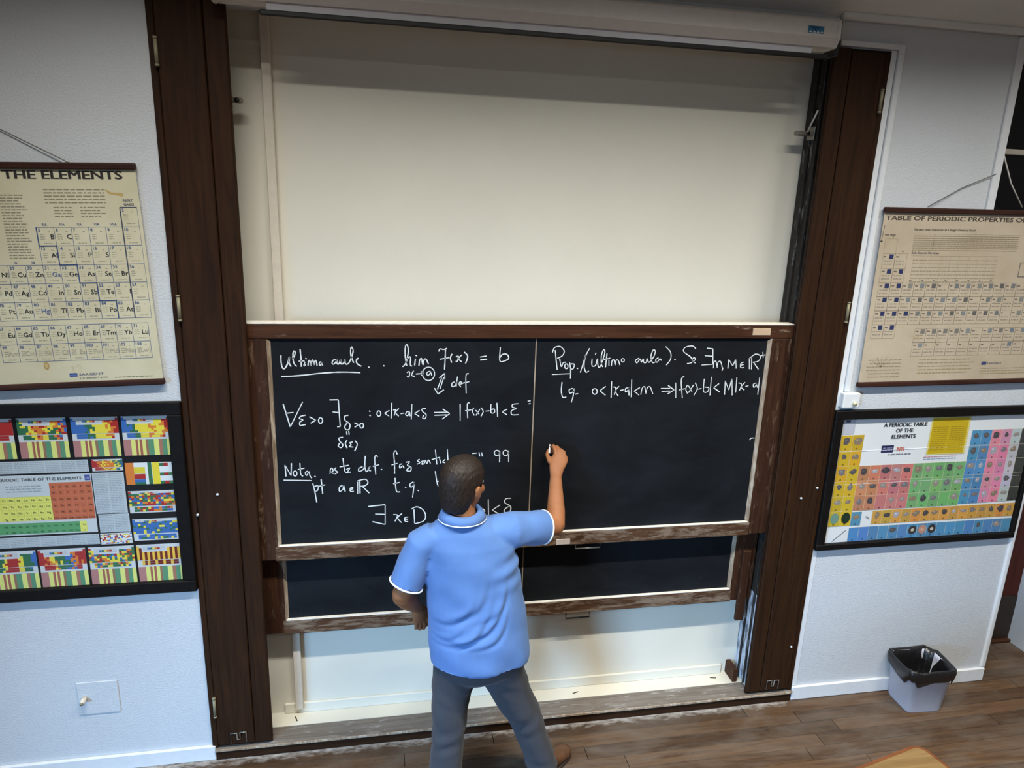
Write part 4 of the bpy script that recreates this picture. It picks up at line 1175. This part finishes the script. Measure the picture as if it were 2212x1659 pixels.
# ------------------------------------------------------------------ teacher's table, corner in view
M_TABLE = wood('table_top_wood', (100, 79, 48), (128, 103, 67), 0.6, 'X')
M_TEDGE = wood('table_edge_wood', (84, 50, 28), (112, 68, 40), 0.6, 'X', 0.3, (150, 128, 106))
tb = thing('desk', 'light brown wooden desk with a darker worn edge in front of the board wall', 'desk', (2.05, -1.150, 0), (0, 0, math.radians(13)))
v, f = [], []
def rounded(x0, x1, y0, y1, r, n=8):
    out = []
    for cx, cy, a0 in ((x1-r, y1-r, 0), (x0+r, y1-r, 90), (x0+r, y0+r, 180), (x1-r, y0+r, 270)):
        for i in range(n+1):
            a = math.radians(a0+90*i/n); out.append((cx+r*math.cos(a), cy+r*math.sin(a)))
    return out
def slab(name, pts, z0, z1, mat):
    n = len(pts)
    vs = [(x, y, z0) for x, y in pts]+[(x, y, z1) for x, y in pts]
    fs = [tuple(range(n))[::-1], tuple(range(n, 2*n))]+[(i, (i+1) % n, n+(i+1) % n, n+i) for i in range(n)]
    return mesh_obj(name, vs, fs, mat, tb)
slab('table_top', rounded(-1.385, -0.015, -0.685, -0.015, 0.035), 0.722, 0.7515, M_TABLE)
slab('edge_band', rounded(-1.40, 0.0, -0.70, 0.0, 0.05), 0.716, 0.749, M_TEDGE)
for x in (-1.33, -0.09):
    for y_ in (-0.62, -0.09): box('leg', x-0.022, x+0.022, y_-0.022, y_+0.022, 0, 0.716, M_TEDGE, tb, 0.003)
box('apron', -1.30, -0.12, -0.10, -0.08, 0.62, 0.716, M_TEDGE, tb); box('apron', -1.30, -0.12, -0.63, -0.61, 0.62, 0.716, M_TEDGE, tb)

# ------------------------------------------------------------------ the person at the board
def remeshed(name, verts, faces, mat, voxel, parent, smooth_it=4, deform=None, loc=Vector((0, 0, 0))):
    me = bpy.data.meshes.new(name); me.from_pydata([tuple(v) for v in verts], [], faces); me.update()
    ob = bpy.data.objects.new(name, me); C.objects.link(ob)
    m = ob.modifiers.new('r', 'REMESH'); m.mode = 'VOXEL'; m.voxel_size = voxel
    if smooth_it:
        s2 = ob.modifiers.new('s', 'SMOOTH'); s2.factor = 0.5; s2.iterations = smooth_it
    dg = bpy.context.evaluated_depsgraph_get()
    me2 = bpy.data.meshes.new_from_object(ob.evaluated_get(dg))
    bpy.data.objects.remove(ob); bpy.data.meshes.remove(me)
    me2.name = name
    n = len(me2.vertices)
    co = np.empty(n*3, dtype=np.float64); me2.vertices.foreach_get('co', co); co = co.reshape(-1, 3)
    if deform is not None:
        nr = np.empty(n*3, dtype=np.float64); me2.vertices.foreach_get('normal', nr); nr = nr.reshape(-1, 3)
        co = deform(co, nr)
    co = co - np.array(loc)
    me2.vertices.foreach_set('co', co.ravel()); me2.update()
    me2.materials.clear(); me2.materials.append(mat)
    for p in me2.polygons: p.use_smooth = True
    o = bpy.data.objects.new(name, me2); link(o, parent)
    return o

M_SKIN = plain('skin', (152, 100, 66), 0.6, 0.25, var=0.10, scale=14)
def hair_mat():
    m, nt, lk, b = new_mat('dark_short_hair', 0.55, 0.35)
    f = noise(nt, lk, geo_coords(nt, lk, (70, 70, 22)), 3.0, 4, 0.6)
    lk.new(ramp(nt, lk, f, [(0.3, lin((24, 17, 13))), (0.75, lin((52, 39, 29)))]), b.inputs['Base Color'])
    bump(nt, lk, f, b, 0.5, 0.004)
    return m
M_HAIR = hair_mat()
def cloth_mat(name, rgb, weave=900, bs=0.12, var=0.08):
    m, nt, lk, b = new_mat(name, 0.85, 0.15)
    c = lin(rgb)
    f = noise(nt, lk, geo_coords(nt, lk), 9, 4)
    lk.new(ramp(nt, lk, f, [(0.3, tuple(x*(1-var) for x in c)), (0.7, tuple(min(1, x*(1+var)) for x in c))]), b.inputs['Base Color'])
    w = noise(nt, lk, geo_coords(nt, lk), weave, 1)
    bump(nt, lk, w, b, bs, 0.002)
    b.inputs['Sheen Weight'].default_value = 0.1
    return m
M_SHIRT = cloth_mat('blue_polo_cotton', (90, 124, 178))
M_TIP = cloth_mat('white_tipping', (226, 232, 242))
M_TROUS = cloth_mat('grey_trouser_cloth', (62, 63, 69), 700)
M_SHOE = plain('brown_shoe_leather', (92, 62, 40), 0.45, 0.4, var=0.15)
M_SOLE = plain('shoe_sole', (60, 46, 36), 0.7)

PB = Vector((0.46, -0.42, 0.0))
VX, VY, VZ = Vector((1, 0, 0)), Vector((0, 1, 0)), Vector((0, 0, 1))
HC = Vector((0.312, -0.405, 1.610)); HYAW = math.radians(-42)
def hl(x, y, z):
    """head-local point (x right, y towards the face, z up) to world"""
    c, s = math.cos(HYAW), math.sin(HYAW)
    # slight tilt of the head towards the writing hand
    tx = x*math.cos(0.06)+z*math.sin(0.06); tz = -x*math.sin(0.06)+z*math.cos(0.06)
    return HC + Vector((tx*c - y*s, tx*s + y*c, tz))*1.07
HX, HYv, HZ = (hl(1, 0, 0)-HC), (hl(0, 1, 0)-HC), (hl(0, 0, 1)-HC)
def head_ell(v, f, c, rx, ry, rz, n=20, m=12):
    rings = []
    for k in range(m+1):
        a = -math.pi/2+math.pi*k/m
        rings.append((hl(c[0], c[1], c[2]+rz*math.sin(a)), HX, HYv, max(0.0008, rx*math.cos(a)), max(0.0008, ry*math.cos(a))))
    loft(v, f, rings, n)

# ---- joints
SH_L, EL_L, WR_L = Vector((0.150, -0.432, 1.385)), Vector((0.050, -0.455, 1.130)), Vector((0.120, -0.340, 0.996))
SH_R, EL_R, WR_R = Vector((0.495, -0.425, 1.395)), Vector((0.752, -0.300, 1.338)), Vector((0.786, -0.125, 1.505))
HIP_L, KN_L, AN_L = Vector((0.293, -0.430, 0.84)), Vector((0.262, -0.440, 0.47)), Vector((0.245, -0.430, 0.085))
HIP_R, KN_R, AN_R = Vector((0.488, -0.425, 0.84)), Vector((0.625, -0.385, 0.42)), Vector((0.735, -0.345, 0.085))
def lerp(a, b_, t): return a*(1-t)+b_*t

bv, bf = [], []
# trunk, slim inside the clothes
trunk = [(0.388, -0.430, 0.80, 0.140, 0.100), (0.388, -0.430, 0.95, 0.155, 0.105), (0.372, -0.432, 1.10, 0.150, 0.100), (0.348, -0.430, 1.28, 0.160, 0.105),
         (0.325, -0.430, 1.37, 0.130, 0.080), (0.310, -0.430, 1.45, 0.085, 0.062)]
loft(bv, bf, [(Vector((x, y, z)), VX, VY, a, b_) for x, y, z, a, b_ in trunk])
# neck
loft(bv, bf, tube_rings([(0.306, -0.432, 1.42), (0.306, -0.428, 1.49), hl(0, -0.022, -0.06)], [0.062, 0.058, 0.056], VX, False))
# head
head_ell(bv, bf, (0, -0.012, 0.026), 0.0745, 0.0935, 0.086)
head_ell(bv, bf, (0, 0.022, -0.040), 0.0600, 0.0690, 0.0790)
head_ell(bv, bf, (0, 0.062, -0.088), 0.026, 0.022, 0.022, 12, 8)      # chin
head_ell(bv, bf, (0, 0.078, 0.012), 0.048, 0.016, 0.016, 12, 8)       # brow
head_ell(bv, bf, (0.036, 0.064, -0.030), 0.024, 0.020, 0.022, 12, 8)  # cheeks
head_ell(bv, bf, (-0.036, 0.064, -0.030), 0.024, 0.020, 0.022, 12, 8)
loft(bv, bf, tube_rings([hl(0, 0.088, 0.006), hl(0, 0.100, -0.018), hl(0, 0.108, -0.036)], [0.008, 0.010, 0.0135], HX))   # nose
head_ell(bv, bf, (0, 0.094, -0.040), 0.017, 0.012, 0.009, 10, 6)      # nostrils
head_ell(bv, bf, (0, 0.086, -0.061), 0.021, 0.009, 0.0055, 10, 6)     # lips
head_ell(bv, bf, (0, 0.084, -0.070), 0.019, 0.009, 0.0060, 10, 6)
for sx in (-1, 1):                                                     # ears
    rings = []
    for k in range(9):
        a = -math.pi/2+math.pi*k/8
        rings.append((hl(sx*(0.0765+0.008*(0.5+0.5*math.sin(a))), -0.012-0.006*math.sin(a), -0.012+0.033*math.sin(a)), HX, HYv, max(0.001, 0.0075*math.cos(a)+0.002), max(0.001, 0.020*math.cos(a))))
    loft(bv, bf, rings, 12)
# arms
loft(bv, bf, tube_rings([lerp(SH_L, EL_L, .12), lerp(SH_L, EL_L, .5), EL_L], [0.045, 0.047, 0.043], VY))
loft(bv, bf, tube_rings([EL_L, lerp(EL_L, WR_L, .3), lerp(EL_L, WR_L, .7), WR_L], [0.043, 0.045, 0.036, (0.027, 0.024)], VY))
loft(bv, bf, tube_rings([SH_R, lerp(SH_R, EL_R, .5), EL_R], [0.050, 0.048, 0.042], VY))
loft(bv, bf, tube_rings([EL_R, lerp(EL_R, WR_R, .3), lerp(EL_R, WR_R, .7), WR_R], [0.042, 0.043, 0.034, (0.028, 0.024)], VX))
# right hand: palm, four curled fingers, thumb, holding the chalk
def chain(pts, r):
    loft(bv, bf, tube_rings([Vector(p) for p in pts], r, Vector((0.3, 0.5, 0.8))), 10)
loft(bv, bf, tube_rings([WR_R, (0.795, -0.095, 1.535), (0.812, -0.068, 1.562), (0.822, -0.050, 1.585)], [(0.028, 0.022), (0.036, 0.021), (0.042, 0.019), (0.036, 0.014)], VX), 16)
chain([(0.800, -0.062, 1.580), (0.800, -0.044, 1.604), (0.797, -0.004, 1.620), (0.790, 0.016, 1.606), (0.784, 0.020, 1.592)], [0.011, 0.0105, 0.0098, 0.0088, 0.0078])
chain([(0.818, -0.062, 1.578), (0.820, -0.042, 1.600), (0.818, 0.000, 1.612), (0.808, 0.018, 1.594), (0.798, 0.012, 1.578)], [0.011, 0.0107, 0.0100, 0.0090, 0.0080])
chain([(0.834, -0.064, 1.570), (0.838, -0.046, 1.588), (0.837, -0.004, 1.598), (0.826, 0.014, 1.579), (0.814, 0.004, 1.564)], [0.0108, 0.0103, 0.0097, 0.0086, 0.0077])
chain([(0.847, -0.070, 1.560), (0.851, -0.055, 1.573), (0.851, -0.018, 1.580), (0.841, 0.000, 1.563), (0.830, -0.008, 1.551)], [0.0098, 0.0092, 0.0086, 0.0077, 0.0070])
chain([(0.790, -0.088, 1.540), (0.768, -0.058, 1.562), (0.764, -0.022, 1.580), (0.774, 0.004, 1.592)], [0.0150, 0.0125, 0.0108, 0.0090])
# left hand: hangs at the front of the hip, fingers loosely curled
SPL = Vector((0.84, 0.54, 0)).normalized(); CUL = Vector((-0.2, 0.98, 0)).normalized()
loft(bv, bf, tube_rings([WR_L, (0.128, -0.332, 0.968), (0.135, -0.324, 0.940), (0.140, -0.318, 0.918)], [(0.027, 0.022), (0.036, 0.020), (0.042, 0.018), (0.038, 0.014)], SPL), 16)
for k, (dy, L, r) in enumerate(((0.031, 0.068, 0.0092), (0.0105, 0.076, 0.0096), (-0.0105, 0.070, 0.0092), (-0.030, 0.054, 0.0082))):
    b0 = Vector((0.139, -0.320, 0.924))+SPL*dy
    chain([b0, b0+SPL*(dy*0.10)+Vector((0.004, 0.0, -L*0.46)), b0+SPL*(dy*0.14)+CUL*0.010+Vector((0.007, 0, -L*0.80)), b0+SPL*(dy*0.12)+CUL*0.026+Vector((0.008, 0, -L*1.0))], [r*1.08, r*1.0, r*0.92, r*0.80])
tb0 = Vector((0.130, -0.332, 0.974))
chain([tb0+SPL*0.020, tb0+SPL*0.046+Vector((0, 0.004, -0.026)), tb0+SPL*0.058+Vector((0, 0.010, -0.052)), tb0+SPL*0.062+Vector((0, 0.014, -0.072))], [0.0135, 0.012, 0.0105, 0.0088])
# legs and feet inside trousers and shoes
for hp, kn, an in ((HIP_L, KN_L, AN_L), (HIP_R, KN_R, AN_R)):
    loft(bv, bf, tube_rings([hp, lerp(hp, kn, .5), kn, lerp(kn, an, .35), an], [0.066, 0.064, 0.050, 0.052, 0.036], VX))
FT_L, FT_R = Vector((-0.05, 1.0, 0)).normalized(), Vector((0.80, 0.60, 0)).normalized()
for an, ft in ((AN_L, FT_L), (AN_R, FT_R)):
    loft(bv, bf, tube_rings([an, an+Vector((0, 0, -0.045))+ft*0.04, an+Vector((0, 0, -0.056))+ft*0.14], [0.036, 0.032, 0.022], VX))
person = remeshed('person', bv, bf, M_SKIN, 0.0048, None, 3, None, PB)
person.location = PB
tag(person, 'person in a blue polo shirt and grey trousers writing on the upper blackboard', 'person')

# eyes
M_EYE = plain('eye_white', (226, 222, 216), 0.3); M_IRIS = plain('eye_iris', (38, 26, 20), 0.25)
for sx in (-1, 1):
    v, f = [], []
    c0 = hl(sx*0.031, 0.0775, -0.006)-PB
    loft(v, f, [(c0+HZ*(0.0115*math.sin(-math.pi/2+math.pi*k/8)), HX, HYv, max(0.0004, 0.0115*math.cos(-math.pi/2+math.pi*k/8)), max(0.0004, 0.0115*math.cos(-math.pi/2+math.pi*k/8))) for k in range(9)], 14)
    e = mesh_obj('eye', v, f, M_EYE, person, True)
    v, f = [], []
    loft(v, f, [(c0+HYv*0.0105, HX, HZ, 0.005, 0.005), (c0+HYv*0.0122, HX, HZ, 0.003, 0.003)], 12)
    mesh_obj('iris', v, f, M_IRIS, e, True)

# hair: short cap over the skull, nape and temples, cut round the ears and face
v, f = [], []
hp = [(-0.110, -0.060, 0.030, 0.020), (-0.100, -0.058, 0.044, 0.032), (-0.080, -0.052, 0.058, 0.046), (-0.055, -0.044, 0.069, 0.060), (-0.030, -0.034, 0.0765, 0.075), (0.0, -0.022, 0.0815, 0.090),
      (0.030, -0.014, 0.0830, 0.100), (0.060, -0.012, 0.0785, 0.0975), (0.085, -0.012, 0.0670, 0.0850), (0.105, -0.012, 0.0480, 0.0620), (0.117, -0.012, 0.0260, 0.0350), (0.121, -0.012, 0.008, 0.010)]
loft(v, f, [(hl(0, yc, z), HX, HYv, a, b_) for z, yc, a, b_ in hp], 32)
def hair_def(co, nr):
    rs = np.random.RandomState(2)
    ph = co*np.array([310., 310., 190.])
    d = 0.0011*np.sin(ph[:, 0]+1.7*np.sin(ph[:, 2]*0.6))*np.cos(ph[:, 1]) + 0.0002*rs.randn(len(co))
    return co + nr*d[:, None]
hair = remeshed('hair', v, f, M_HAIR, 0.0045, person, 5, hair_def, PB)
hb = bmesh.new(); hb.from_mesh(hair.data)
kill = []
for vert in hb.verts:
    w_ = vert.co + PB - HC
    y_ = w_.dot(HYv.normalized()); x_ = w_.dot(HX.normalized()); z_ = w_.dot(HZ.normalized())
    # hairline height as a function of how far forward the point lies
    if y_ > 0.055: lim = 0.062 + 0.10*max(0, abs(x_)-0.045)*-1
    elif y_ > 0.022: lim = 0.006+ (y_-0.022)/0.033*0.050
    elif y_ > -0.034: lim = 0.022
    else: lim = max(-0.102, 0.022 - (-0.034-y_)*9.0)
    if y_ > 0.016 and y_ < 0.034 and abs(x_) > 0.05: lim = min(lim, -0.012)
    if z_ < lim: kill.append(vert)
bmesh.ops.delete(hb, geom=kill, context='VERTS')
hb.to_mesh(hair.data); hb.free()
so_ = hair.modifiers.new('thick', 'SOLIDIFY'); so_.thickness = 0.010; so_.offset = -1
for sx in (-1, 1):
    v, f = [], []
    loft(v, f, [(p-PB, HYv, HZ, 0.002, r) for p, r in ((hl(sx*0.014, 0.0925, 0.014), 0.0015), (hl(sx*0.028, 0.0905, 0.018), 0.0032), (hl(sx*0.042, 0.080, 0.014), 0.0015))], 8)
    mesh_obj('eyebrow', v, f, M_HAIR, person, True)

# ---- trousers
v, f = [], []
loft(v, f, [(Vector((x, y, z)), VX, VY, a, b_) for x, y, z, a, b_ in ((0.385, -0.430, 1.00, 0.180, 0.125), (0.390, -0.432, 0.90, 0.190, 0.132), (0.390, -0.436, 0.80, 0.196, 0.140), (0.388, -0.436, 0.73, 0.180, 0.128), (0.384, -0.434, 0.685, 0.120, 0.085))], 28)
loft(v, f, tube_rings([HIP_L+Vector((-0.005, 0, -0.04)), (0.275, -0.436, 0.66), (0.262, -0.438, 0.52), KN_L+Vector((0, 0, -0.03)), (0.248, -0.436, 0.25), (0.244, -0.434, 0.06)], [(0.098, 0.105), (0.094, 0.098), (0.082, 0.088), (0.076, 0.082), (0.075, 0.080), (0.077, 0.082)], VX, False), 24)
loft(v, f, tube_rings([HIP_R+Vector((0.0, 0, -0.04)), (0.515, -0.418, 0.66), (0.570, -0.402, 0.52), KN_R+Vector((0.004, 0, -0.02)), (0.680, -0.366, 0.24), (0.742, -0.345, 0.055)], [(0.100, 0.106), (0.098, 0.100), (0.088, 0.090), (0.078, 0.083), (0.074, 0.078), (0.074, 0.080)], VX, False), 24)
def trouser_def(co, nr):
    x, y, z = co[:, 0], co[:, 1], co[:, 2]
    d = 0.0018*np.sin(27*z+9*x+2.0*np.sin(9*x+5*z))*(z < 0.66) + 0.0045*np.sin(58*z-26*x+3*np.sin(17*y+9*z))*np.exp(-((z-0.40)/0.07)**2)
    d += 0.004*np.sin(52*z+30*x)*np.exp(-((z-0.64)/0.05)**2) + 0.004*np.sin(64*z+12*x)*np.exp(-((z-0.10)/0.06)**2)
    return co + nr*d[:, None]
trs = remeshed('trousers', v, f, M_TROUS, 0.0085, person, 5, trouser_def, PB)

# ---- polo shirt
v, f = [], []
torso = [(0.392, -0.432, 0.795, 0.226, 0.166), (0.391, -0.432, 0.83, 0.226, 0.166), (0.386, -0.432, 0.93, 0.221, 0.158), (0.376, -0.432, 1.05, 0.214, 0.146), (0.362, -0.432, 1.17, 0.208, 0.138),
         (0.345, -0.430, 1.28, 0.203, 0.132), (0.334, -0.430, 1.36, 0.190, 0.118), (0.322, -0.430, 1.42, 0.160, 0.096), (0.312, -0.430, 1.455, 0.112, 0.078), (0.306, -0.430, 1.480, 0.076, 0.066)]
loft(v, f, [(Vector((x, y, z)), VX, VY, a, b_, 2.25) for x, y, z, a, b_ in torso], 36)
CL = lerp(SH_L, EL_L, 0.80); CR = lerp(SH_R, EL_R, 0.74)
dirL = (EL_L-SH_L).normalized(); dirR = (EL_R-SH_R).normalized()
loft(v, f, tube_rings([SH_L+Vector((0.045, 0, 0.012)), SH_L+dirL*0.03, lerp(SH_L, CL, .55), CL], [(0.060, 0.072), (0.070, 0.080), (0.072, 0.078), (0.074, 0.076)], VX, False), 24)
loft(v, f, tube_rings([SH_R+Vector((-0.06, 0, 0.0)), SH_R+dirR*0.03, lerp(SH_R, CR, .55), CR], [(0.078, 0.070), (0.082, 0.078), (0.076, 0.078), (0.072, 0.076)], VY, False), 24)
def shirt_def(co, nr):
    x, y, z = co[:, 0], co[:, 1], co[:, 2]
    back = np.clip(-nr[:, 1], 0, 1)
    # long diagonal creases rising to the right across the lower back
    d = np.zeros(len(co))
    for (cx, cz, sl, ln, wd, am) in ((0.335, 0.955, 0.62, 0.115, 0.013, 0.011), (0.405, 0.985, 0.75, 0.120, 0.012, 0.012), (0.285, 1.045, 0.55, 0.085, 0.014, 0.008), (0.455, 0.955, 0.95, 0.080, 0.012, 0.007),
                                     (0.250, 0.960, 0.35, 0.060, 0.012, 0.006), (0.360, 1.090, 0.85, 0.090, 0.016, 0.006), (0.470, 1.090, 1.3, 0.08, 0.014, 0.005)):
        L = math.hypot(1, sl)
        s = ((z-cz) - sl*(x-cx))/L; t = ((x-cx) + sl*(z-cz))/L
        s = s - 0.35*t*t/ln
        e = np.exp(-(t/ln)**2)
        d += am*e*back*(np.exp(-(s/wd)**2)*-1.0 + 0.7*np.exp(-((s-1.9*wd)/(1.3*wd))**2))
    # pull folds from the raised arm
    s2 = (z-1.26)-0.25*(x-0.5); env2 = np.exp(-(s2/0.08)**2)*np.exp(-((x-0.53)/0.085)**2)
    d += 0.0065*np.sin(s2*80+4*x)*env2
    # soft shoulder blade fold at the left arm
    s3 = (x-0.185)+0.22*(z-1.25); env3 = np.exp(-(s3/0.055)**2)*np.exp(-((z-1.24)/0.13)**2)
    d -= 0.010*env3*back
    d += 0.003*np.sin(31*x+17*z)*np.sin(23*z-11*x+1.0)
    # hem hangs with a light wave
    d += 0.006*np.sin(26*x+14*y)*np.exp(-((z-0.81)/0.05)**2)
    return co + nr*d[:, None]
shirt = remeshed('shirt', v, f, M_SHIRT, 0.0075, person, 5, shirt_def, PB)
# hem band
# collar: stand-and-fall polo collar with white tipping
def ring_pts(c, a, b_, n=40, y0=0.0, open_front=0.30):
    out = []
    for k in range(n+1):
        ang = math.pi/2+open_front + (2*math.pi-2*open_front)*k/n
        out.append(Vector((c[0]+a*math.cos(ang), c[1]+b_*math.sin(ang), c[2]+y0*math.sin(ang))))
    return out
cv, cf = [], []
lay = [ring_pts((0.306, -0.430, 1.476), 0.072, 0.068, y0=-0.004), ring_pts((0.305, -0.428, 1.500), 0.068, 0.066, y0=0.010), ring_pts((0.305, -0.428, 1.506), 0.074, 0.072, y0=0.010),
       ring_pts((0.306, -0.430, 1.494), 0.086, 0.082, y0=0.006), ring_pts((0.307, -0.432, 1.470), 0.099, 0.094, y0=0.000)]
m = len(lay[0])
for L in lay: cv += [p-PB for p in L]
for k in range(len(lay)-1):
    for i in range(m-1): cf.append((k*m+i, k*m+i+1, (k+1)*m+i+1, (k+1)*m+i))
col_o = mesh_obj('collar', cv, cf, M_SHIRT, shirt, True)
sm = col_o.modifiers.new('thick', 'SOLIDIFY'); sm.thickness = 0.004
tube('collar_tipping', [p-PB for p in ring_pts((0.307, -0.432, 1.4690), 0.1005, 0.0955, y0=0.0)], 0.0036, M_TIP, shirt, 6)
def cuff(c, d, ru, rv, ref, nm):
    s, t = frame_axes(d, ref)
    pts = [c+s*(ru*math.cos(a))+t*(rv*math.sin(a))-PB for a in [2*math.pi*k/36 for k in range(37)]]
    tube(nm, pts, 0.0042, M_TIP, shirt, 6)
cuff(CL+dirL*0.000, dirL, 0.073, 0.075, VX, 'cuff_tipping')
cuff(CR+dirR*0.000, dirR, 0.071, 0.075, VY, 'cuff_tipping')

# ---- shoes
def shoe(an, ft, lift=0.0):
    side = Vector((-ft.y, ft.x, 0))
    h = Vector((an.x, an.y, 0))-PB
    v, f = [], []
    st = [(-0.070, 0.050, 0.026, 0.030), (-0.062, 0.056, 0.036, 0.048), (-0.02, 0.060, 0.040, 0.052), (0.04, 0.055, 0.040, 0.044), (0.10, 0.044, 0.045, 0.032), (0.16, 0.038, 0.046, 0.026), (0.195, 0.034, 0.034, 0.021), (0.212, 0.030, 0.016, 0.014)]
    loft(v, f, [(h+ft*d+VZ*z, side, VZ, a, b_, 2.4) for d, z, a, b_ in st], 20)
    o = mesh_obj('shoe', v, f, M_SHOE, person, True)
    v, f = [], []
    loft(v, f, [(h+ft*0.07+VZ*z, ft, side, 0.144, 0.046, 3.0) for z in (0.0005, 0.018)], 28)
    mesh_obj('sole', v, f, M_SOLE, o)
    return o
shoe(AN_L, FT_L); shoe(AN_R, FT_R)

# ------------------------------------------------------------------ chalk in the hand
tip = Vector((0.7895, 0.0335, 1.6115)); end = Vector((0.774, -0.020, 1.588))
ck = tube('chalk_stick', [end, lerp(end, tip, 0.9), tip], [0.0052, 0.0050, 0.0036], M_CHALK, None, 12)
tag(ck, 'short stick of white chalk held against the blackboard by the writing hand', 'chalk')
